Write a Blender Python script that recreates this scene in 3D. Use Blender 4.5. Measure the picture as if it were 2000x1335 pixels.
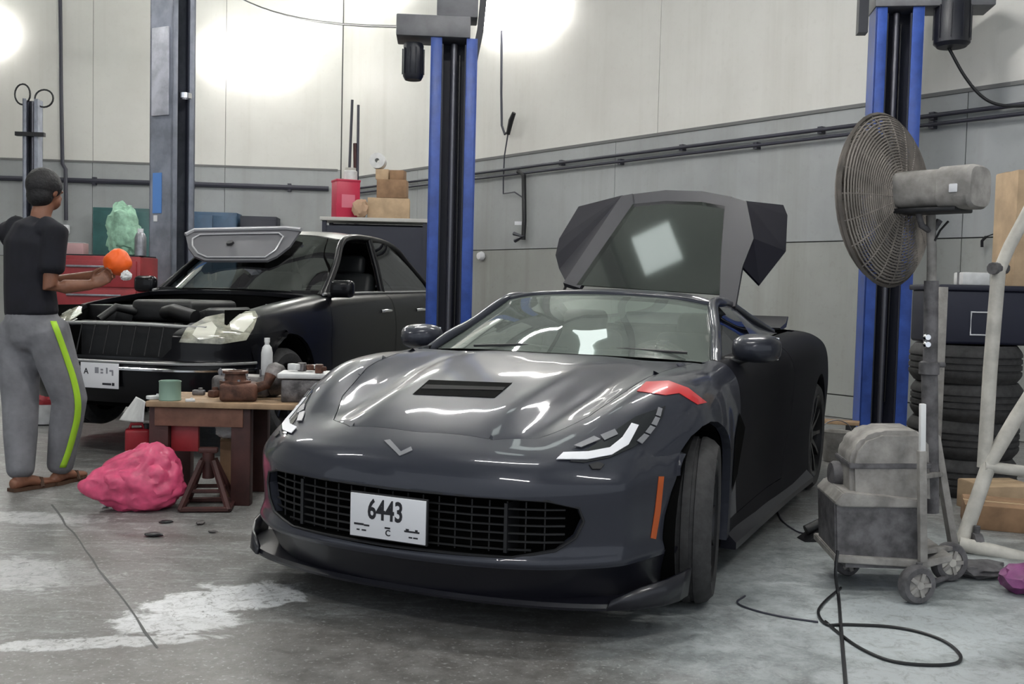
import bpy, bmesh, math, random
from mathutils import Vector, Matrix, Euler
from mathutils.bvhtree import BVHTree

R = math.radians
scn = bpy.context.scene
for o in list(bpy.data.objects):
    bpy.data.objects.remove(o)
COL = scn.collection

# ------------------------------------------------------------------ camera
F_PX, PITCH, ROLL, CAM_H = 2000.0, R(2.94), R(1.4), 1.22
cam_d = bpy.data.cameras.new('camera')
cam = bpy.data.objects.new('camera', cam_d)
COL.objects.link(cam)
cam_d.sensor_fit = 'HORIZONTAL'
cam_d.sensor_width = 36.0
cam_d.lens = 36.0 * F_PX / 2000.0
cam_d.clip_start = 0.05
cam_d.clip_end = 200
cam.matrix_world = (Matrix.Translation((0, 0, CAM_H)) @ Matrix.Rotation(R(90) - PITCH, 4, 'X')
                    @ Matrix.Rotation(ROLL, 4, 'Z'))
scn.camera = cam

# ------------------------------------------------------------------ world and colour
scn.view_settings.view_transform = 'Standard'
scn.view_settings.look = 'None'
scn.view_settings.gamma = 1.0
scn.view_settings.use_curve_mapping = False
scn.view_settings.exposure = 0.90
world = bpy.data.worlds.new('world')
scn.world = world
world.use_nodes = True
wb = world.node_tree.nodes['Background']
wb.inputs['Color'].default_value = (0.86, 0.93, 1.0, 1)   # overcast daylight through the open front
wb.inputs['Strength'].default_value = 0.5
TUBE_POWER = 100.0        # radiance of the ceiling tubes
WALL_TUBE_POWER = 19.0   # radiance of the wall tubes


def ray(px, py):
    """direction of a photo pixel (2000x1335 frame) in world space"""
    x, y = px - 1000.0, py - 667.5
    cr, sr = math.cos(ROLL), math.sin(ROLL)
    x, y = x * cr + y * sr, -x * sr + y * cr
    dx, u = x / F_PX, -y / F_PX
    cp, sp = math.cos(PITCH), math.sin(PITCH)
    return Vector((dx, cp + u * sp, -sp + u * cp))


EYE = Vector((0, 0, CAM_H))


def gnd(px, py, z=0.0):
    d = ray(px, py)
    return EYE + d * ((z - CAM_H) / d.z)


def aty(px, py, Y):
    d = ray(px, py)
    return EYE + d * (Y / d.y)


def onplane(px, py, p, n):
    d = ray(px, py)
    return EYE + d * ((Vector(p) - EYE).dot(n) / d.dot(n))


# ------------------------------------------------------------------ materials
MATS = {}


def mat(name, col, rough=0.5, metal=0.0, noise=0.0, scale=8.0, bump=0.0, coat=0.0, emit=None, es=1.0,
        alpha=1.0, trans=0.0, col2=None, spec=0.5, detail=5.0, rnoise=0.0, ior=1.45, coord='Object', bscale=None):
    if name in MATS:
        return MATS[name]
    m = bpy.data.materials.new(name)
    m.use_nodes = True
    nt = m.node_tree
    b = nt.nodes['Principled BSDF']
    b.inputs['Base Color'].default_value = (*col, 1)
    b.inputs['Roughness'].default_value = rough
    b.inputs['Metallic'].default_value = metal
    b.inputs['IOR'].default_value = ior
    b.inputs['Specular IOR Level'].default_value = spec
    if coat:
        b.inputs['Coat Weight'].default_value = coat
        b.inputs['Coat Roughness'].default_value = 0.04
    if trans:
        b.inputs['Transmission Weight'].default_value = trans
    if alpha < 1:
        b.inputs['Alpha'].default_value = alpha
    if emit:
        b.inputs['Emission Color'].default_value = (*emit, 1)
        b.inputs['Emission Strength'].default_value = es
    if noise or bump or col2 or rnoise:
        tc = nt.nodes.new('ShaderNodeTexCoord')
        nz = nt.nodes.new('ShaderNodeTexNoise')
        nz.inputs['Scale'].default_value = scale
        nz.inputs['Detail'].default_value = detail
        nz.inputs['Roughness'].default_value = 0.6
        nt.links.new(tc.outputs[coord], nz.inputs['Vector'])
        if noise or col2:
            cr = nt.nodes.new('ShaderNodeValToRGB')
            c2 = col2 if col2 else tuple(max(0, c * (1 - noise)) for c in col)
            c1 = col if col2 else tuple(min(1, c * (1 + noise)) for c in col)
            cr.color_ramp.elements[0].position = 0.36
            cr.color_ramp.elements[1].position = 0.64
            cr.color_ramp.elements[0].color = (*c2, 1)
            cr.color_ramp.elements[1].color = (*c1, 1)
            nt.links.new(nz.outputs['Fac'], cr.inputs['Fac'])
            nt.links.new(cr.outputs['Color'], b.inputs['Base Color'])
        if rnoise:
            mr = nt.nodes.new('ShaderNodeMapRange')
            mr.inputs['To Min'].default_value = max(0, rough - rnoise)
            mr.inputs['To Max'].default_value = min(1, rough + rnoise)
            nt.links.new(nz.outputs['Fac'], mr.inputs['Value'])
            nt.links.new(mr.outputs['Result'], b.inputs['Roughness'])
        if bump:
            bp = nt.nodes.new('ShaderNodeBump')
            bp.inputs['Strength'].default_value = bump
            bp.inputs['Distance'].default_value = 0.02
            if bscale:
                n2 = nt.nodes.new('ShaderNodeTexNoise')
                n2.inputs['Scale'].default_value = bscale
                nt.links.new(tc.outputs[coord], n2.inputs['Vector'])
                nt.links.new(n2.outputs['Fac'], bp.inputs['Height'])
            else:
                nt.links.new(nz.outputs['Fac'], bp.inputs['Height'])
            nt.links.new(bp.outputs['Normal'], b.inputs['Normal'])
    MATS[name] = m
    return m


def glass(name, tint=(0.5, 0.6, 0.55), refl=0.25, rough=0.02, refl_haze=0.0):
    """thin tinted pane: tinted see-through plus a mirror layer that grows at grazing angles"""
    if name in MATS:
        return MATS[name]
    m = bpy.data.materials.new(name)
    m.use_nodes = True
    nt = m.node_tree
    nt.nodes.clear()
    out = nt.nodes.new('ShaderNodeOutputMaterial')
    tr = nt.nodes.new('ShaderNodeBsdfTransparent')
    tr.inputs['Color'].default_value = (*tint, 1)
    gl = nt.nodes.new('ShaderNodeBsdfGlossy')
    gl.inputs['Roughness'].default_value = rough
    lw = nt.nodes.new('ShaderNodeFresnel')
    lw.inputs['IOR'].default_value = 1.5 + refl * 2
    mx = nt.nodes.new('ShaderNodeMixShader')
    nt.links.new(lw.outputs[0], mx.inputs[0])
    nt.links.new(tr.outputs[0], mx.inputs[1])
    nt.links.new(gl.outputs[0], mx.inputs[2])
    last = mx.outputs[0]
    if refl_haze:                                    # pale diffuse layer in place of reflected ceiling light
        df = nt.nodes.new('ShaderNodeBsdfDiffuse')
        df.inputs['Color'].default_value = (0.50, 0.57, 0.52, 1)
        m2 = nt.nodes.new('ShaderNodeMixShader')
        m2.inputs[0].default_value = refl_haze
        nt.links.new(last, m2.inputs[1])
        nt.links.new(df.outputs[0], m2.inputs[2])
        last = m2.outputs[0]
    nt.links.new(last, out.inputs['Surface'])
    MATS[name] = m
    return m


# ------------------------------------------------------------------ object helpers
def link(o, parent=None):
    COL.objects.link(o)
    if parent:
        o.parent = parent
    return o


def tag(o, label=None, cat=None, group=None, kind=None):
    if label: o['label'] = label
    if cat: o['category'] = cat
    if group: o['group'] = group
    if kind: o['kind'] = kind
    return o


def thing(name, label, cat, loc=(0, 0, 0), rotz=0.0, group=None):
    o = bpy.data.objects.new(name, None)
    o.empty_display_size = 0.1
    COL.objects.link(o)
    o.location = loc
    o.rotation_euler = (0, 0, rotz)
    return tag(o, label, cat, group)


def bm_obj(name, bm, m, parent=None, smooth=True, angle=None, loc=None):
    me = bpy.data.meshes.new(name)
    bm.normal_update()
    bm.to_mesh(me)
    bm.free()
    if isinstance(m, (list, tuple)):
        for k in m: me.materials.append(k)
    elif m:
        me.materials.append(m)
    o = bpy.data.objects.new(name, me)
    link(o, parent)
    if smooth:
        me.polygons.foreach_set('use_smooth', [True] * len(me.polygons))
        try:
            me.set_sharp_from_angle(angle=R(angle if angle else 38))
        except Exception:
            pass
    if loc is not None:
        o.location = loc
    return o


def mesh_obj(name, verts, faces, m, parent=None, smooth=True, angle=None):
    bm = bmesh.new()
    vs = [bm.verts.new(v) for v in verts]
    for f in faces:
        try:
            bm.faces.new([vs[i] for i in f])
        except ValueError:
            pass
    return bm_obj(name, bm, m, parent, smooth, angle)


def add_box(bm, size, loc=(0, 0, 0), rot=(0, 0, 0), bevel=0.0, seg=2, M=None, taper=None):
    g = bmesh.ops.create_cube(bm, size=1.0)
    vs = g['verts']
    for v in vs:
        tx = 1.0
        if taper and v.co.z > 0:
            tx = taper
        v.co = Vector((v.co.x * size[0] * tx, v.co.y * size[1] * tx, v.co.z * size[2]))
    if bevel:
        es = list({e for v in vs for e in v.link_edges})
        r = bmesh.ops.bevel(bm, geom=es, offset=bevel, segments=seg, affect='EDGES', profile=0.5)
        vs = list({v for f in r['faces'] for v in f.verts} | {v for v in vs if v.is_valid})
    T = M if M is not None else Matrix.Translation(loc) @ Euler(rot).to_matrix().to_4x4()
    bmesh.ops.transform(bm, matrix=T, verts=vs)
    return vs


def box(name, size, loc, m, parent=None, rot=(0, 0, 0), bevel=0.0, seg=2, taper=None):
    bm = bmesh.new()
    add_box(bm, size, (0, 0, 0), (0, 0, 0), bevel, seg, None, taper)
    o = bm_obj(name, bm, m, parent, smooth=bevel > 0)
    o.location = loc
    o.rotation_euler = rot
    return o


def add_tube(bm, pts, r, seg=8, closed=False, caps=True):
    """sweep a circle along a polyline; r is a number or a list"""
    pts = [Vector(p) for p in pts]
    n = len(pts)
    rs = r if isinstance(r, (list, tuple)) else [r] * n
    tang = []
    for i in range(n):
        if closed:
            t = pts[(i + 1) % n] - pts[i - 1]
        else:
            t = pts[min(i + 1, n - 1)] - pts[max(i - 1, 0)]
        tang.append(t.normalized() if t.length > 1e-9 else Vector((0, 0, 1)))
    t0 = tang[0]
    ref = Vector((0, 0, 1)) if abs(t0.z) < 0.9 else Vector((1, 0, 0))
    nrm = (ref - t0 * ref.dot(t0)).normalized()
    rings = []
    for i in range(n):
        t = tang[i]
        nrm = nrm - t * nrm.dot(t)
        nrm = nrm.normalized() if nrm.length > 1e-9 else t.orthogonal().normalized()
        b = t.cross(nrm)
        rings.append([bm.verts.new(pts[i] + (nrm * math.cos(a) + b * math.sin(a)) * rs[i])
                      for a in [2 * math.pi * k / seg for k in range(seg)]])
    m = n if closed else n - 1
    for i in range(m):
        A, B = rings[i], rings[(i + 1) % n]
        for k in range(seg):
            bm.faces.new((A[k], A[(k + 1) % seg], B[(k + 1) % seg], B[k]))
    if caps and not closed:
        bm.faces.new(list(reversed(rings[0])))
        bm.faces.new(rings[-1])


def tube(name, pts, r, m, parent=None, seg=8, closed=False):
    bm = bmesh.new()
    add_tube(bm, pts, r, seg, closed)
    return bm_obj(name, bm, m, parent, True, 50)


def add_lathe(bm, prof, seg=24, axis='Z', M=None, close=False):
    """prof: list of (radius, height)"""
    rings = []
    allv = []
    for (r, h) in prof:
        ring = []
        if r < 1e-6:
            v = bm.verts.new((0, 0, h)); ring = [v]
        else:
            for k in range(seg):
                a = 2 * math.pi * k / seg
                ring.append(bm.verts.new((r * math.cos(a), r * math.sin(a), h)))
        allv += ring
        rings.append(ring)
    prs = list(zip(rings[:-1], rings[1:]))
    if close:
        prs.append((rings[-1], rings[0]))
    for A, B in prs:
        for k in range(seg):
            k2 = (k + 1) % seg
            if len(A) == 1 and len(B) == 1:
                continue
            if len(A) == 1:
                bm.faces.new((A[0], B[k2], B[k]))
            elif len(B) == 1:
                bm.faces.new((A[k], A[k2], B[0]))
            else:
                bm.faces.new((A[k], A[k2], B[k2], B[k]))
    T = Matrix.Identity(4)
    if axis == 'X':
        T = Matrix.Rotation(R(90), 4, 'Y')
    elif axis == 'Y':
        T = Matrix.Rotation(R(-90), 4, 'X')
    if M is not None:
        T = M @ T
    bmesh.ops.transform(bm, matrix=T, verts=allv)
    return allv


def lathe(name, prof, m, parent=None, seg=24, axis='Z', loc=None, rot=None, close=False, angle=40):
    bm = bmesh.new()
    add_lathe(bm, prof, seg, axis, None, close)
    bmesh.ops.recalc_face_normals(bm, faces=bm.faces)
    o = bm_obj(name, bm, m, parent, True, angle)
    if loc is not None: o.location = loc
    if rot is not None: o.rotation_euler = rot
    return o


def prism(name, poly, depth, m, parent=None, M=None, bevel=0.0, smooth=False):
    """extrude a 2D polygon (x,y) by depth along z, then transform by M"""
    bm = bmesh.new()
    bot = [bm.verts.new((x, y, 0)) for x, y in poly]
    top = [bm.verts.new((x, y, depth)) for x, y in poly]
    n = len(poly)
    bm.faces.new(list(reversed(bot)))
    bm.faces.new(top)
    for i in range(n):
        bm.faces.new((bot[i], bot[(i + 1) % n], top[(i + 1) % n], top[i]))
    bmesh.ops.recalc_face_normals(bm, faces=bm.faces)
    if bevel:
        bmesh.ops.bevel(bm, geom=list(bm.edges), offset=bevel, segments=2, affect='EDGES')
    if M is not None:
        bmesh.ops.transform(bm, matrix=M, verts=bm.verts)
    return bm_obj(name, bm, m, parent, smooth or bevel > 0)


def catmull(p, n, closed=False):
    """Catmull-Rom through the points, n steps per span"""
    p = [Vector(q) for q in p]
    out = []
    N = len(p)
    spans = N if closed else N - 1
    for i in range(spans):
        if closed:
            a, b, c, d = p[i - 1], p[i], p[(i + 1) % N], p[(i + 2) % N]
        else:
            a = p[i - 1] if i > 0 else p[0] * 2 - p[1]
            b, c = p[i], p[i + 1]
            d = p[i + 2] if i + 2 < N else p[-1] * 2 - p[-2]
        for k in range(n):
            t = k / n
            out.append(0.5 * ((2 * b) + (c - a) * t + (2 * a - 5 * b + 4 * c - d) * t * t
                              + (3 * b - a - 3 * c + d) * t ** 3))
    if not closed:
        out.append(p[-1].copy())
    return out


def grid_surface(rows, nu, nv):
    """bicubic interpolation of a control grid rows[i][j]; returns fine grid"""
    cols = [catmull(r, nv) for r in rows]
    m = len(cols[0])
    fine = []
    lines = [catmull([cols[i][j] for i in range(len(cols))], nu) for j in range(m)]
    for i in range(len(lines[0])):
        fine.append([lines[j][i] for j in range(m)])
    return fine


def grid_bm(bm, g, flip=False, keep=None):
    vs = [[bm.verts.new(p) for p in row] for row in g]
    for i in range(len(g) - 1):
        for j in range(len(g[0]) - 1):
            if keep and not keep(i, j, (g[i][j] + g[i + 1][j + 1]) / 2):
                continue
            q = (vs[i][j], vs[i][j + 1], vs[i + 1][j + 1], vs[i + 1][j])
            if flip: q = q[::-1]
            bm.faces.new(q)
    loose = [v for v in bm.verts if not v.link_faces]
    bmesh.ops.delete(bm, geom=loose, context='VERTS')
    return vs


def solidify(o, t, offset=-1.0):
    md = o.modifiers.new('solid', 'SOLIDIFY')
    md.thickness = t
    md.offset = offset
    return o


def text_obj(name, body, size, m, parent, M, extrude=0.0008, bold=0.0, sx=1.0):
    cu = bpy.data.curves.new(name + '_c', 'FONT')
    cu.body = body
    cu.size = size
    cu.align_x = 'CENTER'
    cu.align_y = 'CENTER'
    cu.extrude = extrude
    cu.offset = bold
    cu.resolution_u = 3
    t = bpy.data.objects.new(name + '_t', cu)
    COL.objects.link(t)
    bpy.context.view_layer.update()
    dg = bpy.context.evaluated_depsgraph_get()
    me = bpy.data.meshes.new_from_object(t.evaluated_get(dg))
    bpy.data.objects.remove(t)
    me.name = name
    me.transform(M @ Matrix.Diagonal((sx, 1, 1, 1)))
    me.materials.clear()
    me.materials.append(m)
    o = bpy.data.objects.new(name, me)
    return link(o, parent)


def copy_tree(o, parent=None):
    c = o.copy()
    COL.objects.link(c)
    c.parent = parent
    for ch in list(o.children):
        copy_tree(ch, c)
    return c
# ------------------------------------------------------------------ the workshop shell
RB = gnd(1640, 816)                               # a point on the foot of the right wall
_d = ray(-560, 565 + (-560 - 1000) * math.tan(ROLL))
RW_DIR = Vector((_d.x, _d.y, 0)).normalized()     # along the right wall, away from the viewer
RW_N = Vector((-RW_DIR.y, RW_DIR.x, 0))           # towards... fixed below
if RW_N.dot(-RB) < 0: RW_N = -RW_N                # into the room
CORNER = onplane(665, 330, RB, RW_N); CORNER.z = 0
_l = onplane(0, 297, CORNER, Vector((0.09, -1, 0)))
BW_DIR = (Vector((_l.x, _l.y, 0)) - CORNER).normalized()    # along the back wall, to the left
BW_N = Vector((BW_DIR.y, -BW_DIR.x, 0))
if BW_N.dot(-CORNER) < 0: BW_N = -BW_N
BAND = (onplane(920, 312, RB, RW_N).z + onplane(2000, 165, RB, RW_N).z) / 2
SEAM = onplane(1660, 470, RB, RW_N).z
SEAM0 = onplane(1630, 770, RB, RW_N).z
BAND_B = onplane(450, 325, CORNER, BW_N).z
CEIL = 6.6
RW_START = RB - RW_DIR * 13.0
RW_LEN = (CORNER - RW_START).length
BW_LEN = 9.0


def rw(px, py, off=0.0):
    return onplane(px, py, RB + RW_N * off, RW_N)


def bw(px, py, off=0.0):
    return onplane(px, py, CORNER + BW_N * off, BW_N)


def noise_chain(nt, scale, detail=6, rough=0.6, vec=None, dist=0.0):
    n = nt.nodes.new('ShaderNodeTexNoise')
    n.inputs['Scale'].default_value = scale
    n.inputs['Detail'].default_value = detail
    n.inputs['Roughness'].default_value = rough
    n.inputs['Distortion'].default_value = dist
    if vec is not None:
        nt.links.new(vec, n.inputs['Vector'])
    return n.outputs['Fac']


def ramp(nt, src, p0, p1, c0=(0, 0, 0), c1=(1, 1, 1)):
    r = nt.nodes.new('ShaderNodeValToRGB')
    r.color_ramp.elements[0].position = p0
    r.color_ramp.elements[1].position = p1
    r.color_ramp.elements[0].color = (*c0, 1)
    r.color_ramp.elements[1].color = (*c1, 1)
    nt.links.new(src, r.inputs['Fac'])
    return r.outputs['Color']


def mixc(nt, fac, a, b):
    m = nt.nodes.new('ShaderNodeMix')
    m.data_type = 'RGBA'
    for s, v in ((m.inputs[0], fac), (m.inputs[6], a), (m.inputs[7], b)):
        if isinstance(v, (int, float)):
            s.default_value = v
        elif isinstance(v, tuple):
            s.default_value = (*v, 1)
        else:
            nt.links.new(v, s)
    return m.outputs[2]


def math_n(nt, op, a, b=None, clamp=False):
    m = nt.nodes.new('ShaderNodeMath')
    m.operation = op
    m.use_clamp = clamp
    for s, v in ((m.inputs[0], a), (m.inputs[1], b)):
        if v is None: continue
        if isinstance(v, (int, float)):
            s.default_value = v
        else:
            nt.links.new(v, s)
    return m.outputs[0]


def floor_material():
    m = bpy.data.materials.new('floor_concrete')
    m.use_nodes = True
    nt = m.node_tree
    b = nt.nodes['Principled BSDF']
    tc = nt.nodes.new('ShaderNodeTexCoord').outputs['Object']
    n1 = noise_chain(nt, 1.3, 8, 0.62, tc, 0.4)
    n2 = noise_chain(nt, 9.0, 8, 0.7, tc, 0.2)
    n3 = noise_chain(nt, 45.0, 4, 0.6, tc)
    base = mixc(nt, ramp(nt, n1, 0.35, 0.68), (0.175, 0.175, 0.170), (0.27, 0.275, 0.275))
    base = mixc(nt, ramp(nt, n2, 0.46, 0.66), base, (0.34, 0.345, 0.34))
    n4 = noise_chain(nt, 24.0, 8, 0.75, tc, 1.2)
    base = mixc(nt, math_n(nt, 'MULTIPLY', ramp(nt, n4, 0.5, 0.66), 0.55), base, (0.40, 0.405, 0.40))
    n5 = noise_chain(nt, 4.0, 8, 0.7, tc, 1.0)
    base = mixc(nt, math_n(nt, 'MULTIPLY', ramp(nt, n5, 0.5, 0.64), 0.6), base, (0.115, 0.108, 0.10))
    mps = nt.nodes.new('ShaderNodeMapping')
    mps.inputs['Scale'].default_value = (2.2, 9.0, 1.0)       # scuffs drawn out sideways
    mps.inputs['Rotation'].default_value = (0, 0, R(6))
    nt.links.new(tc, mps.inputs['Vector'])
    n6 = noise_chain(nt, 1.6, 8, 0.72, mps.outputs[0], 0.8)
    base = mixc(nt, math_n(nt, 'MULTIPLY', ramp(nt, n6, 0.52, 0.62), 0.5), base, (0.40, 0.40, 0.395))
    base = mixc(nt, math_n(nt, 'MULTIPLY', ramp(nt, n6, 0.46, 0.34), 0.55), base, (0.10, 0.094, 0.088))
    base = mixc(nt, math_n(nt, 'MULTIPLY', ramp(nt, n3, 0.5, 0.62), 0.35), base, (0.10, 0.095, 0.09))

    def blob(cx, cy, rx, ry, ang, soft, dist_amt, nscale):
        """mask of a worn patch: an ellipse with a ragged, noise-bitten edge"""
        mp = nt.nodes.new('ShaderNodeMapping')
        mp.vector_type = 'TEXTURE'
        mp.inputs['Location'].default_value = (cx, cy, 0)
        mp.inputs['Rotation'].default_value = (0, 0, ang)
        mp.inputs['Scale'].default_value = (rx, ry, 1)
        nt.links.new(tc, mp.inputs['Vector'])
        ln = nt.nodes.new('ShaderNodeVectorMath')
        ln.operation = 'LENGTH'
        nt.links.new(mp.outputs[0], ln.inputs[0])
        nz = noise_chain(nt, nscale, 7, 0.68, tc, 0.6)
        d = math_n(nt, 'ADD', ln.outputs['Value'], math_n(nt, 'MULTIPLY', math_n(nt, 'SUBTRACT', nz, 0.5), dist_amt))
        mr = nt.nodes.new('ShaderNodeMapRange')
        mr.inputs['From Min'].default_value = 1.0 - soft
        mr.inputs['From Max'].default_value = 1.0 + soft
        mr.inputs['To Min'].default_value = 1.0
        mr.inputs['To Max'].default_value = 0.0
        nt.links.new(d, mr.inputs['Value'])
        return mr.outputs['Result']

    def P(px, py):
        g = gnd(px, py)
        return g.x, g.y
    # dark oily strip across the foreground
    x, y = P(760, 1330)
    base = mixc(nt, math_n(nt, 'MULTIPLY', blob(x, y, 1.75, 0.58, R(6), 0.10, 0.55, 2.4), 0.88), base,
                mixc(nt, ramp(nt, n2, 0.4, 0.7), (0.115, 0.107, 0.10), (0.22, 0.212, 0.205)))
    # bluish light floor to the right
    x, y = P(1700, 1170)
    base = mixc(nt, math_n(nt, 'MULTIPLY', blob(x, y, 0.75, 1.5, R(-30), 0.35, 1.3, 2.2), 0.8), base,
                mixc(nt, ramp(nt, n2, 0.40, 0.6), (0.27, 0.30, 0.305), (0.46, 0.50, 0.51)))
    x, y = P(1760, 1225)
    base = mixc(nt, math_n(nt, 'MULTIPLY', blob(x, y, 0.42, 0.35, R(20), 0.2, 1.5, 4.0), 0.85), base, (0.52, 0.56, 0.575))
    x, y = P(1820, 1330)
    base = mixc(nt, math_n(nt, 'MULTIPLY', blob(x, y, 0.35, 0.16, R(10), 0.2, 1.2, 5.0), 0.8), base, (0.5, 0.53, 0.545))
    # worn white paint left of the sports car
    for (px, py, rx, ry, a, k) in ((440, 1170, 0.34, 0.17, R(28), 0.95), (340, 1215, 0.22, 0.12, R(12), 0.8),
                                   (170, 1255, 0.38, 0.055, R(12), 0.65), (60, 1010, 0.35, 0.12, R(0), 0.4),
                                   (20, 1120, 0.40, 0.22, R(0), 0.4)):
        x, y = P(px, py)
        msk = math_n(nt, 'MULTIPLY', blob(x, y, rx, ry, a, 0.12, 2.4, 6.0), ramp(nt, n4, 0.36, 0.46))
        base = mixc(nt, math_n(nt, 'MULTIPLY', msk, k), base, (0.70, 0.71, 0.72))
    for (px, py, rx, ry, a, k) in ((330, 1050, 0.5, 0.10, R(5), 0.5), (640, 960, 0.5, 0.5, 0, 0.3),
                                   (170, 1110, 0.10, 0.75, R(25), 0.5), (60, 930, 0.7, 0.35, 0, 0.35)):
        x, y = P(px, py)
        base = mixc(nt, math_n(nt, 'MULTIPLY', blob(x, y, rx, ry, a, 0.3, 1.6, 4.0), k), base, (0.085, 0.075, 0.07))
    n7 = noise_chain(nt, 13.0, 9, 0.78, tc, 1.5)               # grime over everything
    base = mixc(nt, math_n(nt, 'MULTIPLY', ramp(nt, n7, 0.50, 0.62), 0.42), base, (0.10, 0.098, 0.095))
    n8 = noise_chain(nt, 60.0, 3, 0.5, tc)
    base = mixc(nt, math_n(nt, 'MULTIPLY', ramp(nt, n8, 0.60, 0.68), 0.5), base, (0.46, 0.46, 0.455))
    nt.links.new(base, b.inputs['Base Color'])
    rr = nt.nodes.new('ShaderNodeMapRange')
    rr.inputs['To Min'].default_value = 0.28
    rr.inputs['To Max'].default_value = 0.62
    nt.links.new(n2, rr.inputs['Value'])
    nt.links.new(rr.outputs['Result'], b.inputs['Roughness'])
    bp = nt.nodes.new('ShaderNodeBump')
    bp.inputs['Strength'].default_value = 0.35
    bp.inputs['Distance'].default_value = 0.012
    nt.links.new(n2, bp.inputs['Height'])
    nt.links.new(bp.outputs['Normal'], b.inputs['Normal'])
    return m


def wall_material(name, c1, c2, streak=(0.2, 0.18, 0.15), amt=0.25):
    m = bpy.data.materials.new(name)
    m.use_nodes = True
    nt = m.node_tree
    b = nt.nodes['Principled BSDF']
    tc = nt.nodes.new('ShaderNodeTexCoord').outputs['Object']
    n1 = noise_chain(nt, 0.7, 5, 0.6, tc)
    base = mixc(nt, ramp(nt, n1, 0.35, 0.65), c1, c2)
    mp = nt.nodes.new('ShaderNodeMapping')
    mp.inputs['Scale'].default_value = (3.0, 3.0, 0.12)     # run-down streaks
    nt.links.new(tc, mp.inputs['Vector'])
    s = ramp(nt, noise_chain(nt, 1.0, 5, 0.65, mp.outputs[0]), 0.52, 0.75)
    base = mixc(nt, math_n(nt, 'MULTIPLY', s, amt), base, streak)
    n3 = noise_chain(nt, 14, 6, 0.7, tc)
    base = mixc(nt, math_n(nt, 'MULTIPLY', ramp(nt, n3, 0.55, 0.75), amt * 0.7), base, streak)
    nt.links.new(base, b.inputs['Base Color'])
    b.inputs['Roughness'].default_value = 0.55
    return m


M_cream = wall_material('wall_cream_paint', (0.61, 0.595, 0.565), (0.67, 0.66, 0.63), (0.46, 0.445, 0.40), 0.28)
M_greyw = wall_material('wall_grey_paint', (0.30, 0.31, 0.315), (0.37, 0.385, 0.39), (0.24, 0.24, 0.22), 0.45)
M_greyw2 = wall_material('wall_lower_paint', (0.29, 0.295, 0.28), (0.35, 0.36, 0.345), (0.2, 0.195, 0.17), 0.5)
M_joint = mat('joint_dark', (0.10, 0.10, 0.10), 0.8)
M_black = mat('black_plastic', (0.012, 0.012, 0.014), 0.45)
M_rubber = mat('tyre_rubber', (0.033, 0.032, 0.033), 0.75, noise=0.25, scale=30)
M_pipe = mat('conduit_dark', (0.035, 0.035, 0.05), 0.5)
M_steel = mat('steel_grey', (0.25, 0.25, 0.27), 0.4, 0.7, noise=0.2, scale=12)
M_white = mat('white_paint', (0.75, 0.75, 0.75), 0.4)

# floor
bm = bmesh.new()
fv = [(-14, -4, 0), (14, -4, 0), (14, 24, 0), (-14, 24, 0)]
bm.faces.new([bm.verts.new(v) for v in fv])
floor = tag(bm_obj('floor', bm, floor_material(), None, False), 'worn grey concrete workshop floor with stains', kind='structure')
# saw-cut joints of the slab, narrow strips of dark filler
for k, (a, b2) in enumerate((((100, 985), (310, 1265)),)):
    p, q = gnd(*a), gnd(*b2)
    pts = [p.lerp(q, t / 14) for t in range(15)]
    rnd = random.Random(5 + k)
    bm = bmesh.new()
    dirv = (q - p).normalized(); nn = Vector((-dirv.y, dirv.x, 0))
    L = []
    for i, c in enumerate(pts):
        c = c + nn * rnd.uniform(-0.006, 0.006)
        w = 0.003 + rnd.uniform(0, 0.003)
        L.append((bm.verts.new(c + nn * w + Vector((0, 0, 0.0012))), bm.verts.new(c - nn * w + Vector((0, 0, 0.0012)))))
    for i in range(14):
        bm.faces.new((L[i][0], L[i][1], L[i + 1][1], L[i + 1][0]))
    bm_obj('floor_joint', bm, M_joint, floor, False)


def wall_slab(name, start, direc, n, length, z0, z1, thick, m, parent=None, proud=0.0):
    """slab standing on the line start + t*direc, its face towards the room at distance proud"""
    bm = bmesh.new()
    T = Matrix.Translation(start + direc * (length / 2) + n * (proud - thick / 2) + Vector((0, 0, (z0 + z1) / 2))) \
        @ Matrix.Rotation(math.atan2(direc.y, direc.x), 4, 'Z')
    add_box(bm, (length, thick, z1 - z0), M=T)
    return bm_obj(name, bm, m, parent, False)


wr = wall_slab('wall_right', RW_START, RW_DIR, RW_N, RW_LEN + 0.3, -0.05, CEIL, 0.25, M_joint, proud=-0.03)
tag(wr, 'long side wall, cream above and grey below', kind='structure')
wk = wall_slab('wall_back', CORNER - BW_DIR * 0.3, BW_DIR, BW_N, BW_LEN, -0.05, CEIL, 0.25, M_joint, proud=-0.03)
tag(wk, 'back wall of the workshop, cream above and grey below', kind='structure')


def courses(parent, start, direc, n, length, rows, splits):
    for (z0, z1, m, pr) in rows:
        xs = [0.0] + [s for s in splits if 0 < s < length] + [length]
        for a, b3 in zip(xs[:-1], xs[1:]):
            wall_slab('panel', start + direc * (a + 0.004), direc, n, b3 - a - 0.008, z0 + 0.006, z1 - 0.006, 0.06, m, parent, pr)


sp_r = [2.6 + 4.6 * k for k in range(6)]
courses(wr, RW_START, RW_DIR, RW_N, RW_LEN, [(0, SEAM0, M_greyw2, 0.0), (SEAM0, SEAM, M_greyw2, 0.0), (SEAM, BAND, M_greyw, 0.0)], sp_r)
courses(wr, RW_START, RW_DIR, RW_N, RW_LEN, [(BAND, CEIL, M_cream, -0.02)], [1.9 + 4.6 * k for k in range(6)])
courses(wk, CORNER, BW_DIR, BW_N, BW_LEN - 0.4, [(0, 1.6, M_greyw2, 0.0), (1.6, BAND_B, M_greyw, 0.0), (BAND_B, CEIL, M_cream, -0.02)],
        [2.05, 4.35, 6.6])
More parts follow.
